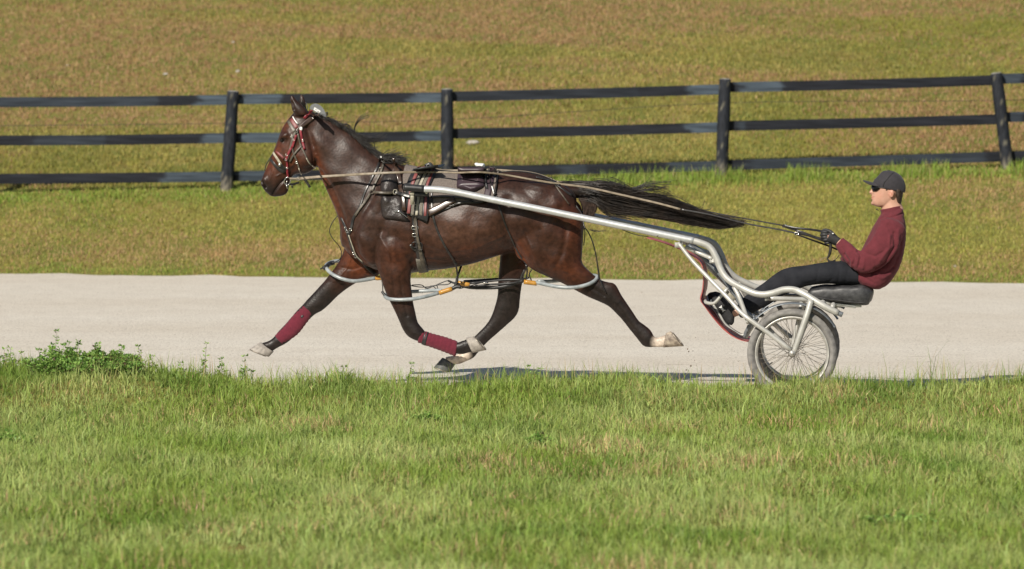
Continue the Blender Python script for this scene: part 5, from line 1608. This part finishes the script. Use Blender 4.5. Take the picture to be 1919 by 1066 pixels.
# jacket: trunk, sleeves, collar in one soft mesh
jk = G()
jk.add(loft([(1650, 402, 1692, 391, .075), (1643, 413, 1694, 405, .125), (1636, 425, 1697, 418, .178), (1625, 447, 1698, 440, .185), (1610, 475, 1695, 468, .18), (1592, 495, 1688, 495, .178), (1583, 505, 1678, 515, .18), (1594, 520, 1664, 533, .182), (1606, 529, 1650, 541, .165)], 0, power=2.5, seg=40, dome=(.2, .2)))
jk.add(loft([(1649, 393, 1690, 384, .066), (1651, 400, 1692, 392, .070), (1651, 410, 1695, 402, .085)], 0, seg=28, dome=(.0, .2)))
jk.add(loft([(1574, 486, 1600, 480, .16), (1583, 500, 1610, 495, .165), (1598, 520, 1625, 520, .165)], 0, seg=24))
for s in (-1, 1):
    dx, dy = OFF[s]
    a_ = [(1650, 410, 1697, 428, .062, s * .165), (1642, 432, 1691, 448, .068, s * .185), (1630, 450, 1678, 474, .066, s * .205), (1622, 462, 1662, 494, .064, s * .215), (1616, 468, 1640, 508, .060, s * .21), (1612, 469, 1616, 512, .058, s * .205), (1605, 466, 1596, 502, .055, s * .195), (1597, 458, 1583, 489, .050, s * .175), (1589, 452, 1573, 475, .044, s * .150), (1580, 445, 1565, 461, .037, s * .125)]
    a_ = [(x1 + (dx if i > 5 else 0), y1 + (dy if i > 5 else 0), x2 + (dx if i > 5 else 0), y2 + (dy if i > 5 else 0), w, v) for i, (x1, y1, x2, y2, w, v) in enumerate(a_)]
    jk.add(loft(a_, 0, seg=24, dome=(.4, .05)))
jv, jn, jf = remesh(jk.get(), .0058, smooth=4)
sp = side_px(jv); nl_ = np.abs(jn @ NV); lv = lat(jv)
folds = [([(1583, 475), (1592, 487), (1590, 505)], 2.2, .008), ([(1599, 470), (1603, 480), (1600, 492)], 2.0, .007), ([(1608, 465), (1614, 478), (1610, 495)], 2.0, .007), ([(1636, 430), (1628, 450), (1606, 470)], 2.6, .007),
         ([(1676, 435), (1678, 460), (1660, 490), (1635, 510)], 3.2, .012), ([(1650, 409), (1672, 405), (1694, 399)], 1.5, .011), ([(1650, 395), (1653, 402)], 1.2, .004), ([(1664, 420), (1672, 440), (1670, 455)], 2.5, .005), ([(1610, 512), (1640, 530)], 3.0, .007), ([(1575, 478), (1582, 490), (1600, 520)], 2.5, .006), ([(1690, 440), (1688, 470), (1675, 500)], 3, .005),
         ([(1620, 470), (1640, 478), (1655, 470)], 2.5, .005), ([(1578, 462), (1584, 470), (1582, 480)], 1.5, .004), ([(1640, 500), (1660, 510), (1675, 500)], 2.5, .006), ([(1650, 388), (1670, 392)], 1.2, .002),
         ([(1588, 473), (1597, 488), (1596, 504)], 2.2, -.007), ([(1604, 468), (1609, 480), (1606, 496)], 2.0, -.006), ([(1615, 466), (1621, 480), (1618, 500)], 2.4, -.006), ([(1646, 425), (1636, 448), (1618, 466)], 3, -.006), ([(1668, 440), (1667, 462), (1650, 485)], 3, -.007), ([(1630, 512), (1655, 520), (1670, 512)], 3, -.005), ([(1684, 430), (1683, 460), (1668, 492)], 3, -.005)]
for poly, w, d in folds:
    jv = jv - jn * (np.exp(-(seg_dist(sp, poly) / w) ** 2) * d * 1.1 * np.clip(nl_ * 1.5, 0, 1))[:, None]
jv = jv + jn * (.0010 * np.sin(sp[:, 0] * .45 + sp[:, 1] * .2 + 20 * lv) * np.sin(sp[:, 1] * .31 - sp[:, 0] * .12))[:, None]
jacket = mk('jacket', (jv, jf), M['fleece'], driver)
mk('zip_toggle', ptube([(1645, 391, 0), (1642, 392.5, 0), (1647, 394, 0)], .003, seg=6), M['rubber'], jacket)
# trousers
tr = G()
tr.add(loft([(1575, 488, 1588, 531, .15), (1592, 492, 1606, 533, .165), (1606, 500, 1622, 535, .155)], 0, power=2.6, seg=32))
for s in (-1, 1):
    k_ = 1 if s > 0 else 0
    a_ = [(1602, 492, 1612, 534, .085, s * .09), (1572, 489, 1578, 533, .088, s * .115), (1540, 492, 1545, 532, .085, s * .135), (1510, 497, 1512, 536, .078, s * .15), (1484, 500, 1494, 543, .070, s * .155), (1466, 505, 1482, 548, .064, s * .16), (1450, 515, 1466, 555, .060, s * .165), (1432, 529, 1446, 568, .056, s * .17), (1412, 543, 1424, 580, .052, s * .18), (1395, 556, 1404, 590, .046, s * .185), (1385, 565, 1392, 596, .044, s * .185)]
    tr.add(loft(a_, 0, seg=22))
tv_, tn_, tf_ = remesh(tr.get(), .006, smooth=4)
sp = side_px(tv_); nl_ = np.abs(tn_ @ NV)
for poly, w, d in (([(1473, 508), (1478, 525), (1485, 540)], 2.5, .008), ([(1495, 505), (1500, 525)], 3, .005), ([(1535, 500), (1532, 522)], 2.5, .006), ([(1556, 502), (1562, 520), (1548, 530)], 2.5, .007), ([(1575, 500), (1572, 525)], 2.5, .005), ([(1440, 540), (1460, 538), (1475, 530)], 2.5, .005), ([(1410, 560), (1430, 552)], 2.5, .005), ([(1505, 530), (1530, 526)], 3, .006), ([(1590, 505), (1585, 525)], 3, .005)):
    tv_ = tv_ - tn_ * (np.exp(-(seg_dist(sp, poly) / w) ** 2) * d * .45 * np.clip(nl_ * 1.5, 0, 1))[:, None]
mk('trousers', (tv_, tf_), M['trouser'], driver)
# gloves
for s in (-1, 1):
    gg = G().add(hand(s, .0022, *OFF[s])).get()
    gv, gn, gf = remesh(gg, .0034, smooth=2)
    o = mk('glove', (gv, gf), M['glove'], driver)
    dx, dy = OFF[s]
    if s < 0: mk('glove_badge', ell(1561, 437.5, s * .143, 1.8, 1.1, .003), M['white'], o)
# shoes
for s in (-1, 1):
    v = s * .185; g = G()
    dd = (0, 0) if s < 0 else (-8, -8)
    T = lambda a: [(q[0] + dd[0], q[1] + dd[1], q[2] + dd[0], q[3] + dd[1], q[4]) for q in a]
    g.add(loft(T([(1334, 562, 1343, 555, .026), (1335, 567, 1350, 554, .038), (1338, 574, 1358, 557, .046), (1343, 583, 1367, 564, .046), (1349, 591, 1373, 571, .042), (1355, 600, 1378, 580, .038), (1362, 607, 1377, 592, .036), (1369, 609, 1376, 600, .030)]), v, seg=24))
    g.add(loft(T([(1358, 562, 1372, 585, .038), (1370, 562, 1384, 584, .036)]), v))
    sv_, sn_, sf_ = remesh(g.get(), .005, smooth=3)
    sh_ = mk('shoe', (sv_, sf_), M['shoe'], driver)
    sole = loft(T([(1331, 563, 1334, 561, .030), (1332, 568, 1335.5, 566, .042), (1336, 576, 1339, 574, .047), (1342, 585, 1345, 583, .045), (1349, 594, 1352, 592, .041), (1355, 602, 1358, 600, .039), (1361, 609, 1364, 607, .036), (1365, 612, 1368, 610, .030)]), v, seg=20)
    mk('sole', sole, M['white'] if s > 0 else M['fender'], sh_)
    if s < 0:
        # white emblem: two crossed arcs
        e = G(); cx_, cy_ = 1353.3, 578.6; vv_ = v - .0485
        an = math.radians(52); ca, sa = math.cos(an), math.sin(an)
        R2 = lambda x, y: (cx_ + x * ca - y * sa, cy_ + x * sa + y * ca, vv_)
        e.add(ptube([R2(-5.5, -3.0), R2(-3.5, .2), R2(0, 1.0), R2(3.5, .2), R2(5.5, -3.0)], [.0035, .0045, .0050, .0045, .0035], seg=8, flat=.5, nrm=NV))
        e.add(ptube([R2(-5.5, 3.0), R2(-3.5, -.2), R2(0, -1.0), R2(3.5, -.2), R2(5.5, 3.0)], [.0035, .0045, .0050, .0045, .0035], seg=8, flat=.5, nrm=NV))
        mk('shoe_emblem', e.get(), M['white'], sh_)
        lc = G()
        for i in range(5):
            x_, y_ = 1350 + i * 4.2, 556.5 + i * 3.4
            lc.add(ptube([(x_, y_, v - .03), (x_ + 1.5, y_ - 2.2, v), (x_, y_, v + .03)], .0035, seg=6))
        mk('laces', lc.get(), M['rubber'], sh_)
# hair below the cap
hg = G()
hg.add(loft([(1671, 352, 1693, 357, .078), (1674, 362, 1691.5, 366, .074), (1677, 370, 1690, 374, .064), (1680, 378, 1688.5, 381, .050)], 0, seg=24))
for s in (-1, 1): hg.add(ell(1661.5, 354, s * .0765, 2.6, 4, .004))
hv, hn, hf = remesh(hg.get(), .004, smooth=2)
rs = np.random.RandomState(3); hv = hv + hn * rs.normal(0, .0014, (len(hv), 1))
mk('hair', (hv, hf), M['humanhair'], driver)
# cap
capg = loft([(1634.5, 346.5, 1695.5, 361, .0845), (1635, 343, 1697, 356, .087), (1638, 337.5, 1697, 348, .0875), (1643.5, 331.5, 1694.5, 339, .083), (1648.5, 326, 1689, 330, .072), (1652.5, 322, 1682, 324.3, .055), (1656.5, 319.8, 1674, 320.8, .034)], 0, seg=36, dome=(0, .1), power=2.15)
cap = mk('cap', capg, M['cap'], driver)
mk('cap_button', ell(1665, 319.6, 0, 2.2, 1.2, .008), M['cap'], cap)
seam = G()
for s in (-1, 1): seam.add(ptube([(1676, 322.4, s * .040), (1671, 326, s * .066), (1664, 333, s * .084), (1657, 342, s * .086), (1655, 350, s * .084)], .0022, seg=6))
seam.add(ptube([(1693, 340, -.04), (1680, 324, -.025), (1668, 319.5, -.002)], .002, seg=6))
mk('seam', seam.get(), M['rubber'], cap)
V = []; f = []; nu_, nv_ = 10, 17
for layer in (0, 1):
    for i in range(nu_ + 1):
        u_ = i / nu_
        for j in range(nv_ + 1):
            w_ = (j / nv_ - .5) * 2
            ext = math.sqrt(max(0, 1 - (abs(w_) * .98) ** 2.4))
            xr = 1637.5 + 12 * (1 - math.sqrt(max(0, 1 - (w_ * .98) ** 2)))
            x_ = xr - (20.5 * ext) * u_ - 0
            yc = 342.0 - 5.0 * (u_ ** .9) + 4.2 * u_ * 0
            y_ = yc + 13.0 * w_ * w_ * (.30 + .55 * u_) + layer * 1.5 + 2.0 * w_ * w_ * (1 - u_)
            V.append(P(x_, y_, w_ * (.079 - .004 * u_)))
k_ = (nu_ + 1) * (nv_ + 1); w2 = nv_ + 1
for i in range(nu_):
    for j in range(nv_):
        a = i * w2 + j; f.append((a, a + 1, a + w2 + 1, a + w2)); f.append((a + k_, a + w2 + k_, a + w2 + 1 + k_, a + 1 + k_))
bd = [j for j in range(w2)] + [i * w2 + nv_ for i in range(1, nu_ + 1)] + [nu_ * w2 + j for j in range(nv_ - 1, -1, -1)] + [i * w2 for i in range(nu_ - 1, 0, -1)]
for a, b in zip(bd, bd[1:] + bd[:1]): f.append((a, a + k_, b + k_, b))
mk('brim', orient((np.array(V), f)), M['cap'], cap)
# sunglasses
gl = thing('sunglasses', P(1640, 352, 0), None, None); gl.parent = driver; gl.location = Vector(P(1640, 352, 0) - origin(driver))
for k__ in list(gl.keys()): del gl[k__]
V = []
ng = 24
for i in range(ng + 1):
    t = (i / ng - .5) * 2; v_ = .076 * math.sin(t * 1.35) / math.sin(1.35); x_ = 1633.2 + 14.5 * (1 - math.cos(t * 1.35)) / (1 - math.cos(1.35))
    nose = math.exp(-(t / .16) ** 2)
    yt = 347.6 + .6 * abs(t); yb = 358.0 - 4.0 * nose - 4.5 * max(0, abs(t) - .72) / .28
    V.append([P(x_, yt, v_), P(x_ - .8, (yt + yb) / 2, v_ * 1.03), P(x_ + .4, yb, v_), P(x_ + 1.0, yb, v_ * .97), P(x_ + .2, (yt + yb) / 2, v_ * .99), P(x_ + .8, yt, v_ * .97)])
mk('lens', rings_geo([np.array(q) for q in V]), M['lens'], gl)
for s in (-1, 1): mk('temple', ptube([(1646, 350.5, s * .078), (1656, 352, s * .0815), (1668, 355, s * .081)], .0032, seg=7, flat=.5, nrm=NV), M['rubber'], gl)

# ------------------------------------------------------------------ reins
reins = thing('reins', P(1100, 350, -.1), 'pair of long flat reins from the bit along the horse\'s back to the driver\'s hands', 'reins')
def rein(pp_, wpx, m, nm='rein', label=None):
    q = cr(pp_, 8)
    pts = [P(a, b, c) for a, b, c in q]
    up_ = np.array([-NV + ZV * .25] * len(pts))
    return mk(nm, ribbon(pts, up_, np.asarray(wpx) * M_PX, .0035), m, reins)
rein([(561, 334.5, -.10), (600, 331, -.15), (640, 328.5, -.19), (690, 325.5, -.27), (745, 323, -.29), (790, 322.5, -.21), (802, 322.5, -.17), (830, 322.5, -.2), (858, 323.5, -.25), (885, 322.5, -.32), (908, 323, -.31), (950, 328, -.22), (1000, 337, -.20), (1045, 344, -.16), (1100, 351, -.13), (1160, 364, -.12), (1230, 380, -.12), (1275, 392, -.12)], [5.5, 5, 4.5, 4, 3.5, 3.5, 3.5, 4, 4, 4], M['rein'])
rein([(1275, 392, -.12), (1330, 402, -.12), (1400, 419, -.12), (1460, 430, -.12), (1492, 437, -.12)], [3.8, 3, 3, 3.5], M['leather'])
rein([(560, 333, .08), (640, 329, .15), (720, 325, .2), (800, 320, .13), (860, 319, .12), (930, 318, .13), (1000, 325, .14), (1045, 340, .13), (1100, 348, .14), (1200, 369, .14), (1290, 389, .12)], 3.4, M['rein'])
rein([(1290, 389, .12), (1360, 403, .12), (1410, 412, .12), (1468, 422.5, .12)], 2.6, M['leather'])
mk('bit_buckle', ptube([(543, 334.5, -.09), (552, 334.8, -.1), (562, 334.5, -.1)], .009, flat=.5, nrm=NV), M['rein'], reins)
rect_ring(559, 334.5, 2.5, 3, M['chrome'], reins, v=-.105, r=.0022)
lo = mk('hand_loop', ptube([(1467, 422, .12), (1490, 427, .1), (1520, 430, .05), (1546, 434, -.06)], .009, flat=.5, nrm=NV), M['leather'], reins)
mk('hand_loop', ptube([(1467, 423, .12), (1500, 434, .1), (1530, 445, -.0), (1550, 449, -.08)], .0095, flat=.5, nrm=NV), M['leather'], reins)
mk('hand_loop', ptube([(1490, 436, -.12), (1515, 441, -.11), (1544, 451, -.10)], .0095, flat=.5, nrm=NV), M['leather'], reins)
mk('hand_loop', ptube([(1490, 438, -.12), (1520, 449, -.1), (1556, 462, .0), (1570, 468, .06)], .007, flat=.5, nrm=NV), M['leather'], reins)
for x_, y_, v_ in ((1470, 423.5, .12), (1493, 437.5, -.125)): rect_ring(x_, y_, 4, 2, M['chrome'], reins, v=v_, ang=-18, r=.0025)
mk('rein_end', ptube([(1556, 452, -.10), (1556.5, 466, -.10), (1554, 478, -.10), (1551, 484, -.10), (1555, 490, -.10), (1566, 488, -.09)], [.011, .012, .010, .006, .009, .004], flat=.5, nrm=NV, seg=9), M['leather'], reins)
mk('rein_end', ptube([(1552, 482, -.10), (1542, 484, -.09), (1536, 491, -.09)], .002, seg=5), M['rein'], reins)
mk('rein_end', ptube([(1573, 477, -.10), (1568, 484, -.09), (1562, 488, -.09)], .003, seg=5), M['leather'], reins)

# ------------------------------------------------------------------ weeds along the near edge
def weed(px, ptop, width, stems, label, seed, dense=1.0, e=-0.35, pale=False, group='leafy weeds along the near edge of the track'):
    """px: middle of the plant, ptop: pixel row of the tallest tip"""
    r = np.random.default_rng(seed)
    X = (px - 959.5) / F * 31.0; Y = float(y_near(X)) + e; X = (px - 959.5) / F * Y
    z0 = float(H(X, Y)) - .01
    Ht = (CAMH - (ptop - 207) / F * Y) - z0
    t = thing('weed', (X, Y, z0), label, 'weed', group)
    g = G(); L_v = []; L_c = []
    for s in range(stems):
        a = r.uniform(0, 2 * math.pi); k = r.uniform(0, 1) ** .7
        ox, oy = math.cos(a) * width * k, math.sin(a) * width * .5 * k
        hh = Ht * (1.0 if s == 0 else (1 - .35 * k) * r.uniform(.50, .85))
        if s == 0: ox = oy = 0
        base = np.array([X + ox * .6, Y + oy * .6, z0]); tip = np.array([X + ox * 1.15 + r.normal(0, .01), Y + oy, z0 + hh])
        mid = (base + tip) / 2 + r.normal(0, .012, 3)
        g.add(tube([base, mid, tip], [.0028, .0022, .0012], seg=5, sub=3))
        nl_ = int(max(8, hh / .010) * dense)
        for i in range(nl_):
            u_ = r.uniform(.12, 1) if i > 3 else 1.0
            p = (base * (1 - u_) ** 2 + 2 * mid * u_ * (1 - u_) + tip * u_ * u_)
            b = r.uniform(0, 2 * math.pi); pet = r.uniform(.008, .028) * (1.1 - .5 * u_)
            d = np.array([math.cos(b), math.sin(b), r.uniform(.1, .8)]); d /= np.linalg.norm(d)
            q = p + d * pet
            tone = (np.array([.24, .38, .085]) if r.uniform() > .3 else np.array([.13, .26, .05])) * r.uniform(.7, 1.3)
            if pale: tone = tone * 1.15 + np.array([.02, .01, 0])
            if r.uniform() < .05: tone = np.array([.10, .06, .035])
            for m_ in range(3):
                c = b + (m_ - 1) * .95 + r.normal(0, .15)
                ld = np.array([math.cos(c), math.sin(c), r.uniform(-.3, 1.5)]); ld /= np.linalg.norm(ld)
                sd = np.cross(ld, r.normal(0, 1, 3)); sd /= np.linalg.norm(sd)
                ln = r.uniform(.013, .030); wd = ln * .22
                L_v += [q, q + ld * ln * .45 + sd * wd, q + ld * ln, q + ld * ln * .45 - sd * wd]
                L_c += [tone] * 4
    mk('stem', g.get(), M['stem'], t)
    nq = len(L_v) // 4
    mk('leaves', (np.array(L_v), [(4 * i, 4 * i + 1, 4 * i + 2, 4 * i + 3) for i in range(nq)]), M['leaf'], t, attr=np.array(L_c), smooth=False)


M['stem'] = mat('green_stem', (0.09, 0.12, 0.03), rough=0.6, col2=(0.14, 0.13, 0.05), scale=30)
weed(105, 621, .14, 26, 'tall leafy weed with a bare topmost sprig, left of the bushy green clump', 1, dense=.9)
weed(148, 641, .12, 30, 'bushy green weed in the middle of the left clump', 2)
weed(182, 645, .12, 26, 'leafy weed with a split tip inside the left clump', 3)
weed(222, 650, .15, 70, 'dense dark green weed at the right end of the left clump', 4, dense=1.4, e=-.45)
weed(185, 646, .17, 70, 'dense low weed in front of the left clump', 14, dense=1.4, e=-.55)
weed(130, 643, .17, 60, 'dense low weed under the tallest sprig', 15, dense=1.3, e=-.5)
weed(95, 652, .20, 80, 'wide low weed spilling over the grass at the foot of the left clump', 31, dense=1.2, e=-.85)
weed(170, 664, .20, 80, 'wide low weed in the grass nearest the camera in the left clump', 32, dense=1.2, e=-.95)
weed(232, 668, .16, 60, 'dark low weed at the lower right of the left clump', 33, dense=1.2, e=-.85)
def Yd(py): return 2.2 * F / (py - 207)
for i_, (a_, b_, w_, l_) in enumerate([(12, 835, .16, 'dark leafy patch in the grass at the left edge of the picture'), (1690, 985, .20, 'broad leafy patch in the grass at the lower right, in front of the cart'), (800, 800, .10, 'small leafy patch in the grass below the folded foreleg'), (1010, 840, .10, 'small leafy patch in the grass below the tail')]):
    weed(a_, b_ - 26, w_, 34, l_, 50 + i_, dense=1.0, e=Yd(b_) - float(y_near((a_ - 959.5) / F * Yd(b_))), group='leafy patches in the foreground grass')
weed(72, 657, .10, 16, 'small weed with spreading tips left of the tallest weed', 5, dense=.7)
weed(45, 662, .06, 6, 'sparse weed between the frame edge and the left clump', 6, dense=.7, pale=True)
weed(8, 655, .09, 16, 'weed cut by the left edge of the picture', 7, dense=.7)
weed(22, 652, .03, 4, 'thin weed with small seed heads near the left edge of the picture', 8, dense=.6, pale=True)
weed(262, 650, .05, 5, 'thin weed with round seed heads just right of the bushy clump', 9, dense=.7, pale=True)
weed(286, 669, .05, 7, 'short weed right of the thin one beside the clump', 10, dense=.8)
weed(383, 645, .03, 3, 'single thin weed standing alone in front of the pale track', 11, dense=.6, pale=True)
weed(412, 674, .05, 6, 'low weed between the lone thin weed and the hoof', 12, dense=.7)
weed(456, 668, .05, 6, 'small weed below the forward hoof', 13, dense=.7)
weed(335, 681, .08, 9, 'low spreading weed in the grass left of the lone thin weed', 16, dense=.8)
weed(645, 688, .05, 5, 'small weed under the horse\'s chest', 17, dense=.7)
weed(770, 682, .04, 5, 'small weed left of the dark hind hoof', 18, dense=.7)
weed(990, 688, .06, 7, 'small weed in front of the shadow under the tail', 19, dense=.7)
weed(1010, 520 + 172, .04, 4, 'tiny weed right of the one in front of the shadow', 20, dense=.7)

# stones on the hill and bank
def stone(px, py, w_px, h_px, label, seed):
    # walk the ray until it meets the ground
    d = ray(px, py); t = 40.0
    while t < 130:
        p = C0 + d * t
        if p[2] <= float(H(p[0], p[1])): break
        t += .05
    s = p[1] / F
    r = np.random.default_rng(seed)
    R = []
    for i in range(1, 7):
        ph = math.pi * i / 7; th = np.linspace(0, 2 * math.pi, 12, endpoint=False)
        k = r.uniform(.85, 1.15, 12)
        R.append(p + np.outer(np.cos(th) * math.sin(ph) * k, [w_px * s / 2, 0, 0]) + np.outer(np.sin(th) * math.sin(ph) * k, [0, w_px * s / 2, 0]) + np.array([0, 0, math.cos(ph) * h_px * s * .7 + .02]))
    o = mk('stone', rings_geo(R), M['stone'], None, loc=p)
    tag(o, label, 'stone', 'pale stones in the hillside grass')
stone(886, 270, 26, 8, 'wide flat pale stone seen between the top and middle rails above the horse\'s back', 1)
stone(446, 136, 9, 5, 'pale stone above the leftmost fence post', 2)
stone(311, 141, 12, 4, 'flat pale stone left of the one above the leftmost post', 3)
stone(437, 81, 7, 3, 'small pale stone high on the hill above the leftmost post', 4)
stone(128, 125, 9, 3, 'small pale stone high on the left above the top rail', 5)
stone(1790, 502, 5, 4, 'tiny white stone on the bank right of the driver', 6)

# dirt clods thrown up behind the hind hoof
r = np.random.default_rng(12)
first = None
for i in range(9):
    x_ = 1284 + r.uniform(0, 26); y_ = 632 + r.uniform(0, 70) * (1 if i > 3 else .4); v_ = -HV + r.normal(0, .05)
    if first is None:
        R = []
        for k in range(1, 5):
            ph = math.pi * k / 5; th = np.linspace(0, 2 * math.pi, 7, endpoint=False); kk = r.uniform(.7, 1.3, 7)
            R.append(np.outer(np.cos(th) * math.sin(ph) * kk, [.006, 0, 0]) + np.outer(np.sin(th) * math.sin(ph) * kk, [0, .006, 0]) + np.array([0, 0, math.cos(ph) * .005]))
        c = mk('dirt_clod', rings_geo(R), M['clod'], None, smooth=False)
        tag(c, 'crumb of dirt flung into the air behind the raised hind hoof', 'dirt clod', 'crumbs of dirt flung up by the hind hoof')
        first = c
    else:
        c = first.copy(); COL.objects.link(c)
    c.location = Vector(P(x_, y_, v_)); s = r.uniform(.5, 1.3); c.scale = (s, s, s)
    c.rotation_euler = tuple(r.uniform(0, 6, 3))
